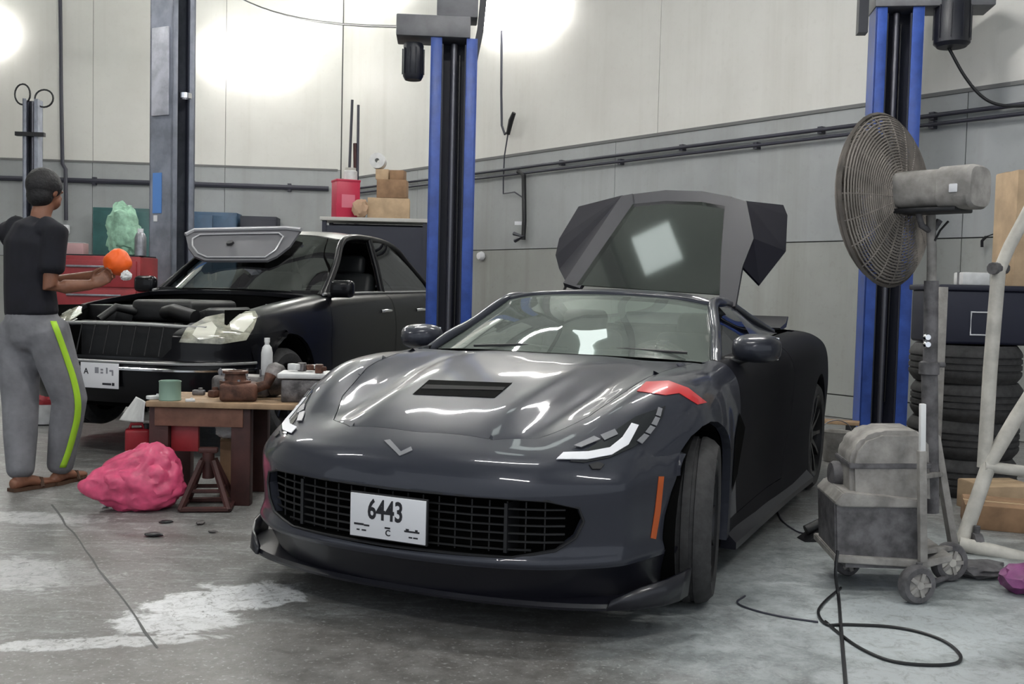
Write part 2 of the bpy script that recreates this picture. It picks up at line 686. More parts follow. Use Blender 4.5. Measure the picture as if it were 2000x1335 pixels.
# the left side wall of the hall, well out of the frame
LW0 = CORNER + BW_DIR * (BW_LEN - 0.5)
lw = wall_slab('wall_left', LW0, Vector((-0.05, -1, 0)).normalized(), Vector((1, -0.05, 0)).normalized(), 17.0, -0.05, CEIL, 0.25, M_cream)
tag(lw, 'cream side wall of the hall', kind='structure')

# ceiling with steel beams
M_ceil = mat('ceiling_sheet', (0.42, 0.47, 0.44), 0.6, noise=0.08, scale=1.5)
M_beam = mat('beam_steel', (0.09, 0.09, 0.10), 0.5)
bm = bmesh.new()
add_box(bm, (26, 26, 0.1), (0, 10, CEIL + 0.05))
ceil = tag(bm_obj('ceiling', bm, M_ceil, None, False), 'pale sheet ceiling of the hall', kind='structure')
for k in range(6):
    bm = bmesh.new()
    add_box(bm, (26, 0.16, 0.30), (0, -1.6 + 4.2 * k, CEIL - 0.15))
    bm_obj('beam', bm, M_beam, ceil, False)

for x in (-0.75, 1.05):
    bm = bmesh.new()
    add_box(bm, (0.16, 24, 0.22), (x, 10, CEIL - 0.11))
    bm_obj('purlin', bm, M_beam, ceil, False)
# unseen rooflight panes, added and placed to glow in the car glass reflections
M_addpane = mat('rooflight_sheet', (0.8, 0.85, 0.85), 0.6, emit=(0.88, 1.0, 0.96), es=2.0)
for k_, (x_, y_, sx_, sy_) in enumerate(((-0.22, 7.66, 0.46, 0.46), (0.20, 9.2, 0.62, 0.50))):
    bm = bmesh.new()
    add_box(bm, (sx_, sy_, 0.03), (x_, y_, CEIL - 0.02))
    rl_ = bm_obj('window_%d' % (k_ + 1), bm, M_addpane, None, False)
    tag(rl_, ('smaller' if k_ == 0 else 'larger') + ' translucent rooflight pane in the ceiling', kind='structure')

# ------------------------------------------------------------------ tube lights
M_tube = mat('tube_light', (1, 1, 1), 0.5, emit=(1.0, 0.985, 0.95), es=TUBE_POWER)
M_tubew = mat('tube_light_wall', (1, 1, 1), 0.5, emit=(1.0, 0.985, 0.94), es=WALL_TUBE_POWER)
M_house = mat('lamp_housing', (0.7, 0.7, 0.7), 0.4)


def tube_lamp(a, b4, n, label, group, mt, two=True, hw=0.09, cover=0.0):
    """batten fitting from a to b4; n points out of the mounting surface"""
    a, b4, n = Vector(a), Vector(b4), Vector(n).normalized()
    d = (b4 - a).normalized()
    s = d.cross(n)
    ln = (b4 - a).length
    t = thing('tube_lamp', label, 'lamp', tuple((a + b4) / 2), group=group)
    Mx = Matrix((d, s, n)).transposed().to_4x4()
    bm = bmesh.new(); add_box(bm, (ln, hw * 2, 0.05), (0, 0, 0.025), bevel=0.008)
    o = bm_obj('housing', bm, M_house, t); o.matrix_local = Mx
    for sgn in ((-1, 1) if two else (0,)):
        bm = bmesh.new()
        add_tube(bm, [(-ln / 2 + 0.03, sgn * hw * 0.55, 0.085), (ln / 2 - 0.03, sgn * hw * 0.55, 0.085)], 0.02, 10)
        o = bm_obj('tube', bm, mt, t); o.matrix_local = Mx
    if cover:      # glowing trough added over the tubes to stand for lamp bloom
        bm = bmesh.new()
        rows_ = []
        for e in (-1, -.94, .94, 1):
            k_ = .6 if abs(e) == 1 else 1.0
            rows_.append([Vector((e * (ln / 2 + .03), cover * k_ * math.cos(a_), .05 + cover * .55 * k_ * math.sin(a_))) for a_ in [math.pi * q / 10 for q in range(11)]])
        grid_bm(bm, rows_)
        bm.faces.new([bm.verts.new(p) for p in rows_[0]]); bm.faces.new([bm.verts.new(p) for p in rows_[-1]])
        o = bm_obj('diffuser', bm, mt, t); o.matrix_local = Mx
    for e in (-1, 1):
        bm = bmesh.new(); add_box(bm, (0.03, hw * 1.8, 0.07), (e * (ln / 2 - 0.015), 0, 0.075), bevel=0.005)
        o = bm_obj('tube_holder', bm, M_house, t); o.matrix_local = Mx
    return t


tube_lamp(bw(410, 108, 0.0), bw(572, 114, 0.0), BW_N, 'glowing wall tube lamp between the grey lift post and the wall corner', 'wall tube lamps', M_tubew, cover=.20)
tube_lamp(bw(-175, 62, 0.0), bw(8, 66, 0.0), BW_N, 'glowing wall tube lamp cut off by the left edge of the photo', 'wall tube lamps', M_tubew, cover=.20)
tube_lamp(rw(955, 30, 0.0), rw(1085, 12, 0.0), RW_N, 'glowing wall tube lamp on the long wall right of the middle blue lift post', 'wall tube lamps', M_tubew, cover=.20)
tube_lamp(rw(690, -38, 0.0), rw(790, -50, 0.0), RW_N, 'wall tube lamp above the frame near the wall corner', 'wall tube lamps', M_tubew, cover=.20)
# ------------------------------------------------------------------ ceiling tube lamps of the hall
LN = ['over the floor left of the man', 'over the nose of the grey sports car', 'over the white crane', 'over the far left corner', 'over the tail of the black sedan', 'between the two blue posts', 'over the slim grey post', 'behind the photographer']
for k, (x, y) in enumerate([(-5.2, 4.0), (-0.4, 4.2), (3.2, 1.6), (-5.2, 9.5), (-1.2, 9.2), (1.6, 7.6), (-5.2, 14.2), (-1.0, -1.0)]):
    tube_lamp((x - 0.75, y, 5.2), (x + 0.75, y, 5.2), (0, 0, -1), 'twin tube lamp hanging from the ceiling ' + LN[k], 'ceiling tube lamps', M_tube, hw=.045)
    t = [o for o in COL.objects if o.name.startswith('tube_lamp')][-1]

# ------------------------------------------------------------------ tools for car bodies
M_paint = mat('paint_dark_grey', (0.030, 0.032, 0.043), 0.36, 0.1, coat=0.5, spec=0.15)
M_paintb = mat('paint_black', (0.0035, 0.0035, 0.005), 0.3, 0.0, coat=0.2, spec=0.22)
M_carbon = mat('splitter_black', (0.008, 0.008, 0.013), 0.38, coat=0.2)
M_dark = mat('dark_interior', (0.010, 0.010, 0.011), 0.7)
M_void = mat('void_black', (0.003, 0.003, 0.003), 0.9, spec=0.05)
M_rim = mat('rim_black', (0.02, 0.02, 0.022), 0.3, 0.6)
M_disc = mat('brake_disc', (0.35, 0.34, 0.33), 0.35, 1.0)
M_chrome = mat('chrome', (0.8, 0.8, 0.82), 0.12, 1.0)
M_lens = mat('lamp_dark_lens', (0.012, 0.012, 0.016), 0.06, coat=1.0)
M_led = mat('led_strip', (0.78, 0.78, 0.82), 0.35)
M_led2 = mat('lamp_reflector', (0.30, 0.30, 0.32), 0.25, 0.4)
M_red = mat('red_decal', (0.55, 0.028, 0.035), 0.35, coat=0.7)
M_plate = mat('plate_white', (0.72, 0.72, 0.75), 0.45)
M_ink = mat('plate_ink', (0.015, 0.015, 0.02), 0.6)
M_ws = glass('windscreen_glass', (0.42, 0.52, 0.48), 0.8, refl_haze=.16)
M_wd = glass('dark_glass', (0.05, 0.055, 0.06), 0.3)
M_orange = mat('orange_marker', (0.45, 0.09, 0.02), 0.3)
M_seat = mat('seat_leather', (0.02, 0.022, 0.024), 0.5)


def half_planes(poly):
    """yield (point, normal) in 2D for a convex polygon, normals pointing in"""
    c = Vector((sum(p[0] for p in poly) / len(poly), sum(p[1] for p in poly) / len(poly)))
    for i in range(len(poly)):
        a, b = Vector(poly[i]), Vector(poly[(i + 1) % len(poly)])
        d = b - a
        n = Vector((-d.y, d.x)).normalized()
        if n.dot(c - a) < 0: n = -n
        yield a, n


def planes_axis(poly, ax):
    """planes parallel to a third axis; ax = the two axes of the polygon"""
    for a, n in half_planes(poly):
        p = Vector((0, 0, 0)); m = Vector((0, 0, 0))
        p[ax[0]], p[ax[1]] = a
        m[ax[0]], m[ax[1]] = n
        yield p, m


def planes_pixels(poly, inv):
    """planes through the eye and the edges of a convex outline in photo pixels, in local space"""
    e = inv @ EYE
    r3 = inv.to_3x3()
    ds = [r3 @ ray(*p) for p in poly]
    c = sum(ds, Vector((0, 0, 0)))
    for i in range(len(ds)):
        n = ds[i].cross(ds[(i + 1) % len(ds)]).normalized()
        if n.dot(c) < 0: n = -n
        yield e, n


def cut_inside(bm, planes, pred=None, margin=0.06):
    """cut the faces along the planes, return the faces inside all of them"""
    planes = list(planes)
    for p, n in planes:
        fs = []
        for f in bm.faces:
            c = f.calc_center_median()
            if pred and not pred(c, f): continue
            if all((c - q).dot(m) > -margin for q, m in planes):
                fs.append(f)
        es = {e for f in fs for e in f.edges}
        vs = {v for f in fs for v in f.verts}
        if not fs: return []
        bmesh.ops.bisect_plane(bm, geom=list(vs) + list(es) + fs, plane_co=p, plane_no=n, dist=1e-5)
    out = []
    for f in bm.faces:
        c = f.calc_center_median()
        if pred and not pred(c, f): continue
        if all((c - q).dot(m) > -1e-6 for q, m in planes):
            out.append(f)
    return out


def copy_faces(faces, bm2=None, off=0.0):
    b = bm2 if bm2 else bmesh.new()
    mp = {}
    for f in faces:
        for v in f.verts:
            if v not in mp:
                mp[v] = b.verts.new(v.co + v.normal * off)
    for f in faces:
        try:
            b.faces.new([mp[v] for v in f.verts])
        except ValueError:
            pass
    return b


def mirror_bm(bm, weld=True):
    g = bmesh.ops.duplicate(bm, geom=list(bm.verts) + list(bm.edges) + list(bm.faces))['geom']
    vs = [v for v in g if isinstance(v, bmesh.types.BMVert)]
    for v in vs: v.co.y = -v.co.y
    bmesh.ops.reverse_faces(bm, faces=[f for f in g if isinstance(f, bmesh.types.BMFace)])
    if weld:
        bmesh.ops.remove_doubles(bm, verts=[v for v in bm.verts if abs(v.co.y) < 0.004], dist=0.004)
    return bm


def flipped(bm):
    b = bm.copy()
    for v in b.verts: v.co.y = -v.co.y
    bmesh.ops.reverse_faces(b, faces=b.faces)
    return b


def pair(name, bm, m, parent, **k):
    b2 = flipped(bm)
    return bm_obj(name, bm, m, parent, **k), bm_obj(name, b2, m, parent, **k)


def rim_in(bm, depth, only=None):
    """fold the open border of a sheet inwards so that it shows a thickness"""
    bm.normal_update()
    es = [e for e in bm.edges if e.is_boundary and (only is None or only(e)) and not all(abs(v.co.y) < 1e-4 for v in e.verts)]
    if not es: return
    nm = {v: v.normal.copy() for e in es for v in e.verts}
    r = bmesh.ops.extrude_edge_only(bm, edges=es)['geom']
    nv = [v for v in r if isinstance(v, bmesh.types.BMVert)]
    old = {tuple(round(c, 6) for c in v.co): n for v, n in nm.items()}
    for v in nv:
        n = old.get(tuple(round(c, 6) for c in v.co))
        if n is not None: v.co -= n * depth


def make_wheel(name, parent, loc, r, w, rr, nsp, side, label=None):
    """wheel with tyre, rim, spokes, hub and brake; axis along y, side=+1 faces +y"""
    t = bpy.data.objects.new(name, None)
    link(t, parent)
    t.location = loc
    if label: t['label'] = label
    h = w / 2
    prof = [(rr, -h + 0.012), (rr + 0.02, -h), (r - 0.035, -h - 0.004), (r - 0.012, -h + 0.018), (r, -h + 0.045)]
    for k in range(4):
        c = -h + 0.07 + (w - 0.14) * k / 3
        prof += [(r, c - 0.009), (r - 0.008, c - 0.006), (r - 0.008, c + 0.006), (r, c + 0.009)]
    prof += [(r, h - 0.045), (r - 0.012, h - 0.018), (r - 0.035, h + 0.004), (rr + 0.02, h), (rr, h - 0.012)]
    bm = bmesh.new(); add_lathe(bm, prof, 56, 'Y'); bmesh.ops.recalc_face_normals(bm, faces=bm.faces)
    ty = bm_obj('tyre', bm, M_rubber, t, True, 30)
    s = side
    bm = bmesh.new()
    add_lathe(bm, [(rr + 0.004, -h + 0.01), (rr - 0.02, -h + 0.03), (rr - 0.03, 0), (rr - 0.02, s * (h - 0.03)), (rr - 0.002, s * (h - 0.012)), (rr + 0.006, s * (h - 0.004))], 48, 'Y')
    rim = bm_obj('rim', bm, M_rim, t, True, 40)
    bm = bmesh.new()
    add_lathe(bm, [(0, s * (h - 0.03)), (0.045, s * (h - 0.03)), (0.065, s * (h - 0.045)), (0.07, s * (h - 0.09))], 20, 'Y')
    bm_obj('hub', bm, M_rim, rim, True, 40)
    me = None
    for k in range(nsp):
        a = 2 * math.pi * k / nsp
        if me is None:
            bm = bmesh.new()
            L0, L1 = 0.05, rr - 0.008
            vs = []
            for (x, wd, y0, y1) in ((L0, 0.022, h - 0.085, h - 0.038), (0.6 * L1, 0.013, h - 0.06, h - 0.022), (L1, 0.017, h - 0.05, h - 0.014)):
                vs.append([bm.verts.new((x, s * yy, z)) for yy, z in ((y0, -wd), (y1, -wd * 0.8), (y1, wd * 0.8), (y0, wd))])
            for A, B in zip(vs[:-1], vs[1:]):
                for q in range(4):
                    bm.faces.new((A[q], A[(q + 1) % 4], B[(q + 1) % 4], B[q]))
            bmesh.ops.recalc_face_normals(bm, faces=bm.faces)
            o = bm_obj('spoke', bm, M_rim, rim, False); me = o.data
        else:
            o = link(bpy.data.objects.new('spoke', me), rim)
        o.rotation_euler = (0, a, 0)
    bm = bmesh.new(); add_lathe(bm, [(0.07, s * (h - 0.13)), (rr - 0.06, s * (h - 0.13)), (rr - 0.06, s * (h - 0.16)), (0.07, s * (h - 0.16))], 32, 'Y', close=True)
    bm_obj('brake_disc', bm, M_disc, t, True, 40)
    return t


# ------------------------------------------------------------------ the dark grey sports car
YAW = R(24.62)
car = thing('sports_car', 'dark grey low sports car with its rear hatch raised, nose towards the viewer', 'car',
            (-0.037, 4.385, 0), math.atan2(-math.cos(YAW), -math.sin(YAW)))
bpy.context.view_layer.update()
CINV = car.matrix_world.inverted()


def rows_from(plan, z, dx, zs=None):
    return [Vector((x + dx, y, z)) for x, y in plan]


plan = [(.925, 0), (.918, .15), (.90, .30), (.865, .44), (.815, .56), (.735, .67), (.64, .765), (.535, .808), (.43, .840), (.32, .875), (.15, .918)]
rowsA = [rows_from(plan, .278, 0.004), rows_from(plan, .300, .012), rows_from(plan, .345, -.012), rows_from(plan, .42, -.010), rows_from(plan, .505, .0)]
r5 = rows_from(plan, .565, -.012)
rowsA.append(r5)
r6 = [Vector((x - .055 - 0.04 * (y / .9) ** 2, y * 0.99, .632 - .004 * y)) for x, y in plan]
rowsA.append(r6)


def row(xs, pts):
    return [Vector((x, y, z)) for x, (y, z) in zip(xs, pts)]


def lin(a, b, n=11):
    return [a + (b - a) * (k / (n - 1)) for k in range(n)]


rowsA.append(row([.735, .735, .715, .67, .615, .545, .47, .40, .33, .27, .2],
                 [(0, .692), (.15, .691), (.29, .687), (.42, .680), (.54, .684), (.645, .697), (.74, .685), (.81, .635), (.86, .53), (.895, .36), (.92, .2)]))
rowsA.append(row([.50, .50, .49, .46, .42, .37, .32, .27, .23, .2, .15],
                 [(0, .775), (.15, .775), (.29, .772), (.42, .728), (.53, .748), (.645, .782), (.75, .772), (.835, .70), (.888, .57), (.918, .38), (.928, .2)]))
rowsA.append(row(lin(.25, .08), [(0, .838), (.16, .839), (.31, .838), (.44, .782), (.55, .806), (.66, .848), (.77, .838), (.865, .765), (.92, .62), (.94, .4), (.94, .2)]))
rowsA.append(row(lin(0, 0), [(0, .880), (.17, .882), (.33, .880), (.46, .828), (.57, .850), (.68, .884), (.79, .872), (.88, .80), (.93, .64), (.945, .4), (.94, .19)]))
rowsA.append(row(lin(-.25, -.22), [(0, .908), (.18, .91), (.34, .908), (.47, .868), (.58, .882), (.70, .902), (.81, .888), (.89, .81), (.93, .65), (.935, .4), (.925, .18)]))
rowsA.append(row(lin(-.50, -.45), [(0, .922), (.2, .923), (.32, .92), (.46, .908), (.58, .908), (.71, .908), (.82, .885), (.885, .80), (.905, .65), (.90, .4), (.90, .17)]))


def rear(x, pts6, zc):
    """row behind the cowl: pts6 = the six outer points, zc = deck height at the centre"""
    y5 = pts6[0][0]
    pts = [(y5 * k / 5, zc + (pts6[0][1] - zc) * (k / 5) ** 2) for k in range(5)] + pts6
    return row(lin(x, x), pts)


rowsA.append(rear(-.8, [(.75, .925), (.83, .90), (.89, .80), (.90, .62), (.885, .4), (.90, .17)], .90))
rowsA.append(rear(-1.3, [(.755, .945), (.83, .92), (.885, .81), (.885, .6), (.875, .4), (.91, .17)], .92))
rowsA.append(rear(-1.75, [(.745, .965), (.85, .945), (.915, .845), (.92, .62), (.91, .4), (.93, .17)], .95))
rowsA.append(rear(-2.2, [(.72, .985), (.85, .968), (.93, .88), (.948, .65), (.945, .4), (.945, .17)], .99))
rowsA.append(rear(-2.7, [(.70, .992), (.85, .975), (.935, .88), (.955, .65), (.953, .4), (.95, .2)], 1.0))
rowsA.append(rear(-3.2, [(.66, .99), (.81, .965), (.905, .87), (.922, .65), (.918, .42), (.90, .25)], 1.0))
rowsA.append(rear(-3.48, [(.62, .975), (.78, .945), (.87, .86), (.895, .65), (.88, .45), (.86, .3)], .99))
rowsA.append(rear(-3.57, [(.58, .93), (.74, .90), (.83, .83), (.855, .65), (.84, .48), (.82, .34)], .94))
rowsA.append(rear(-3.585, [(.4, .75), (.55, .72), (.66, .70), (.7, .62), (.7, .52), (.66, .40)], .76))

fine = grid_surface(rowsA, 6, 6)
hb = bmesh.new()


def keep_body(i, j, c):
    # open cabin and load bay
    if -3.12 < c.x < -0.52 and c.y < 0.735 and c.z > 0.85:
        return False
    return True


grid_bm(hb, fine, flip=True, keep=keep_body)
bmesh.ops.recalc_face_normals(hb, faces=hb.faces)
hb.normal_update()
BVH_BODY = None


def circle(cx, cz, r, n=28):
    return [(cx + r * math.cos(2 * math.pi * k / n), cz + r * math.sin(2 * math.pi * k / n)) for k in range(n)]


FW, RWH = (0.0, 0.327), (-2.71, 0.342)
for (c, r) in (((.012, .327), .395), (RWH, .395)):
    fs = cut_inside(hb, planes_axis(circle(c[0], c[1], r), (0, 2)), lambda p, f: p.y > 0.5)
    bmesh.ops.delete(hb, geom=fs, context='FACES')
# front intake
GR = [(-.02, .308), (.45, .314), (.585, .343), (.64, .385), (.662, .44), (.647, .487), (.56, .512), (.40, .517), (-.02, .512)]
fs = cut_inside(hb, planes_axis(GR, (1, 2)), lambda p, f: p.x > 0.4)
bmesh.ops.delete(hb, geom=fs, context='FACES')
full_ref = hb.copy()                      # reference surface for lamps and decals
full_ref.normal_update()
# hood and doors become panels of their own
HOOD = [(.735, -.02), (.715, .30), (.62, .44), (.40, .55), (.1, .625), (-.25, .675), (-.54, .70), (-.56, -.02)]
fs = cut_inside(hb, planes_axis(HOOD, (0, 1)), lambda p, f: p.z > .6 and p.x > -.6)
hood_bm = copy_faces(fs)
bmesh.ops.delete(hb, geom=fs, context='FACES')
DOOR = [(-.60, .24), (-.56, .50), (-.60, .78), (-.70, 1.0), (-1.74, 1.0), (-1.86, .80), (-1.80, .5), (-1.62, .24)]
fs = cut_inside(hb, planes_axis(DOOR, (0, 2)), lambda p, f: p.y > .6)
door_bm = copy_faces(fs)
bmesh.ops.delete(hb, geom=fs, context='FACES')


RFEN = [(-1.60, .10), (-1.60, 1.1), (-3.62, 1.1), (-3.62, .10)]
fs = cut_inside(hb, planes_axis(RFEN, (0, 2)), lambda p, f: p.y > .66)
fen_bm = copy_faces(fs)
bmesh.ops.delete(hb, geom=fs, context='FACES')
fs = cut_inside(hb, planes_axis([(-.45, .10), (-.45, .245), (-1.60, .245), (-1.60, .10)], (0, 2)), lambda p, f: p.y > .66)
rock_bm = copy_faces(fs)
bmesh.ops.delete(hb, geom=fs, context='FACES')


def shrink_border(bm, poly, ax, d, centre_free=True):
    for p, n in planes_axis(poly, ax):
        for v in bm.verts:
            if abs((v.co - p).dot(n)) < 2e-4 and not (centre_free and abs(p.y - (-.02)) < 1e-6 and abs(n.y) > .99):
                v.co += n * d


shrink_border(hood_bm, HOOD, (0, 1), .0035)
shrink_border(door_bm, DOOR, (0, 2), .003, False)
mirror_bm(hood_bm)
bmesh.ops.recalc_face_normals(hood_bm, faces=hood_bm.faces)
hood_ref = hood_bm.copy(); hood_ref.normal_update()
rim_in(hood_bm, .018)
hood = bm_obj('hood', hood_bm, M_paint, car, True, 40)
bmesh.ops.recalc_face_normals(door_bm, faces=door_bm.faces)
rim_in(door_bm, .03)
M_flank_shade = mat('paint_dull_black', (0.006, 0.006, 0.009), 0.55, spec=0.12)  # flank copy of the car paint, darkened to stand in for dark reflections
doors = pair('door', door_bm, M_flank_shade, car, angle=40)
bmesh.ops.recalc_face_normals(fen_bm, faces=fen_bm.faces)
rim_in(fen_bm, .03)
pair('rear_fender', fen_bm, M_flank_shade, car, angle=40)
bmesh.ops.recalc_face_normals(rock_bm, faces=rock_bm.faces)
pair('rocker_panel', rock_bm, M_flank_shade, car, angle=40)
fs = cut_inside(hb, planes_axis([(-2.0, -.1), (-2.0, 2), (-3.8, 2), (-3.8, -.1)], (0, 2)))
tail_bm = copy_faces(fs)
bmesh.ops.delete(hb, geom=fs, context='FACES')
mirror_bm(tail_bm)
bm_obj('tail_panel', tail_bm, M_paint, car, True, 40)
rim_in(hb, .035)
mirror_bm(hb)
body = bm_obj('body', hb, M_paint, car, True, 35)


def decal(name, polys, m, parent, off=.004, thick=True, ref=None, pred=None, both=False, rim=.006, CINV=CINV):
    """piece lying on the body surface inside outlines given in photo pixels"""
    out = bmesh.new()
    src = ref if ref else full_ref
    for poly in polys:
        b = src.copy(); b.normal_update()
        e = CINV @ EYE
        pr = (lambda c, f: (f.normal.dot(e - c) > 0) and (pred is None or pred(c)))
        fs = cut_inside(b, planes_pixels(poly, CINV), pr)
        b.normal_update()
        copy_faces(fs, out, off)
        b.free()
    bmesh.ops.remove_doubles(out, verts=out.verts, dist=.0008)
    bmesh.ops.recalc_face_normals(out, faces=out.faces)
    if sum((f.normal.dot((CINV @ EYE) - f.calc_center_median()) for f in out.faces)) < 0:
        bmesh.ops.reverse_faces(out, faces=out.faces)
    if thick: rim_in(out, rim)
    if both:
        return pair(name, out, m, parent, angle=40)
    return bm_obj(name, out, m, parent, True, 40)


fr = lambda c: c.x > 0.05 and c.y > 0.2
# headlamps: dark lens, bright strip along the lower edge, reflector blocks
hl = decal('headlight', [[(1082, 900), (1098, 876), (1150, 848), (1215, 824), (1262, 800), (1287, 783), (1300, 790), (1292, 815), (1268, 850), (1236, 874), (1190, 894), (1140, 904)]],
           M_lens, car, .004, pred=fr, both=True)
st = decal('light_strip', [[(1086, 899), (1100, 886), (1148, 884), (1146, 899)], [(1146, 899), (1148, 884), (1190, 876), (1194, 890)],
                           [(1194, 890), (1190, 876), (1214, 856), (1226, 870)], [(1226, 870), (1214, 856), (1232, 828), (1246, 832)]], M_led, None, .0085, pred=fr, both=True, rim=.003)
for s, h in zip(st, hl): s.parent = h
for (a, b, c, d) in (((1242, 862), (1256, 848), (1266, 852), (1252, 868)), ((1258, 845), (1268, 832), (1278, 836), (1268, 849)),
                     ((1270, 829), (1278, 815), (1287, 818), (1280, 833)), ((1279, 812), (1284, 797), (1292, 800), (1288, 815)),
                     ((1120, 873), (1160, 854), (1172, 860), (1135, 876)), ((1172, 852), (1200, 840), (1206, 850), (1180, 862))):
    bl = decal('reflector_block', [[a, b, c, d]], M_led2, None, .0085, pred=fr, both=True, rim=.003)
    for s, h in zip(bl, hl): s.parent = h
decal('fender_stripe', [[(1244, 764), (1262, 746), (1306, 744), (1326, 768), (1300, 772)], [(1306, 744), (1344, 758), (1380, 786), (1362, 790), (1326, 768)]],
      M_red, car, .003, pred=lambda c: c.y > .45 and c.x > -.6, rim=.002)['label'] = 'red hash mark on the front fender'
decal('marker_lamp', [[(1278, 1000), (1286, 930), (1296, 930), (1289, 1000)], [(1270, 1050), (1278, 1000), (1289, 1000), (1280, 1052)]], M_orange, car, .003, pred=fr, both=True, rim=.002)
decal('bumper_sensor', [[(1150, 908), (1168, 903), (1180, 908), (1172, 917), (1156, 917)]], M_black, car, .006, pred=fr, both=True)
decal('hood_vent', [[(806, 770), (838, 742), (1000, 748), (966, 777)]], M_void, hood, .002, ref=hood_ref, rim=.001)
decal('vent_louvre', [[(822, 760), (832, 752), (988, 757), (982, 763)]], mat('vent_black', (0.006, 0.006, 0.007), 0.7, spec=0.15), hood, .004, ref=hood_ref, rim=.003)
em = decal('nose_emblem', [[(750, 861), (762, 859), (786, 885), (781, 891)], [(781, 891), (784, 882), (803, 873), (806, 880)]], M_led2, car, .004,
           ref=(lambda b: mirror_bm(b))(full_ref.copy()), pred=lambda c: c.x > .6, rim=.003)
em['label'] = 'small chevron shaped nose emblem'
# dark vent behind each front wheel, projected from the side
b = full_ref.copy(); b.normal_update()
fs = cut_inside(b, planes_axis([(-.46, .60), (-.55, .70), (-.68, .62), (-.60, .42), (-.47, .36)], (0, 2)), lambda c, f: c.y > .6)
b.normal_update(); vb = copy_faces(fs, None, .003); b.free()
pair('side_vent', vb, M_void, car)

# intake: tub, bars and lip
gy = [(y, z) for y, z in GR if y > -.01]
loop = [(y, z) for y, z in GR[1:-1]]
full_loop = [(-y, z) for y, z in reversed(loop)] + loop
full_loop = [(0, .308)] and full_loop


def nose_x(y):
    ys = [p[1] for p in plan]; xs = [p[0] for p in plan]
    y = abs(y)
    for k in range(len(ys) - 1):
        if ys[k] <= y <= ys[k + 1]:
            t = (y - ys[k]) / (ys[k + 1] - ys[k])
            return xs[k] + (xs[k + 1] - xs[k]) * t
    return xs[-1]


dense = []
for k in range(len(full_loop)):
    a, b = Vector(full_loop[k]), Vector(full_loop[(k + 1) % len(full_loop)])
    n = max(1, int((b - a).length / .06))
    dense += [a.lerp(b, q / n) for q in range(n)]
bm = bmesh.new()
f0 = [bm.verts.new((nose_x(p.x) - .012, p.x, p.y)) for p in dense]
f1 = [bm.verts.new((nose_x(p.x) - .14, p.x * .97, p.y)) for p in dense]
for k in range(len(dense)):
    k2 = (k + 1) % len(dense)
    bm.faces.new((f0[k], f0[k2], f1[k2], f1[k]))
bm.faces.new(f1)
grille = bm_obj('grille', bm, M_void, car, False)
tube('grille_lip', [(nose_x(p.x) - .004, p.x, p.y) for p in dense], .006, M_black, grille, 6, True)
M_mesh = mat('grille_mesh', (0.010, 0.010, 0.011), 0.5)
for k in range(6):
    z = .335 + .028 * k
    ym = .60 if k > 0 else .5
    pts = [(nose_x(y) - .035, y, z) for y in [-ym + 2 * ym * q / 20 for q in range(21)]]
    tube('grille_bar', pts, .0042, M_mesh, grille, 6)
for k in range(19):
    y = -.54 + .06 * k
    tube('grille_bar', [(nose_x(y) - .038, y, .325), (nose_x(y) - .038, y, .50)], .0032, M_mesh, grille, 5)
for s in (-1, 1):   # brake-duct dividers near the ends of the intake
    box('duct_divider', (.10, .012, .17), (nose_x(.42) - .075, s * .42, .41), M_black, grille)

# lower valance and splitter
vz = [(.29, -.008), (.24, -.045), (.13, -.115)]
vr = [[Vector((x + dx, y * (1 - (.28 - z) * .12), z)) for x, y in plan[:10]] for z, dx in vz]
bm = bmesh.new()
grid_bm(bm, grid_surface(vr, 2, 4), True)
mirror_bm(bm)
bm_obj('lower_valance', bm, M_carbon, car, True, 40)
sp_o = [(.83, 0), (.825, .2), (.80, .40), (.76, .56), (.705, .70), (.63, .81), (.54, .885), (.45, .925), (.39, .93)]
sp_i = [(.70, 0), (.70, .2), (.68, .36), (.64, .48), (.58, .58), (.51, .66), (.45, .71), (.41, .74), (.385, .76)]
bm = bmesh.new()
L = []
for (xo, yo), (xi, yi) in zip(catmull([(*p, 0) for p in sp_o], 3) and [(v.x, v.y) for v in catmull([(*p, 0) for p in sp_o], 3)],
                              [(v.x, v.y) for v in catmull([(*p, 0) for p in sp_i], 3)]):
    L.append([bm.verts.new(q) for q in ((xo, yo, .128), (xo + .004, yo, .138), (xo - .008, yo, .150), (xi, yi, .158), (xi, yi, .128))])
for A, B in zip(L[:-1], L[1:]):
    for q in range(5):
        bm.faces.new((A[q], A[(q + 1) % 5], B[(q + 1) % 5], B[q]))
bm.faces.new(L[-1])
mirror_bm(bm); bmesh.ops.recalc_face_normals(bm, faces=bm.faces)
bm_obj('front_splitter', bm, M_carbon, car, True, 30)
bm = bmesh.new()
wl = [(.70, .74), (.63, .825), (.54, .892), (.46, .925), (.39, .935)]
hs = [.02, .06, .075, .085, .085]
T = [(bm.verts.new((x, y, .135)), bm.verts.new((x - .02, y + .006, .145 + h))) for (x, y), h in zip(wl, hs)]
for A, B in zip(T[:-1], T[1:]): bm.faces.new((A[0], B[0], B[1], A[1]))
for o in pair('splitter_winglet', bm, M_carbon, car, angle=40): solidify(o, .012, 0)

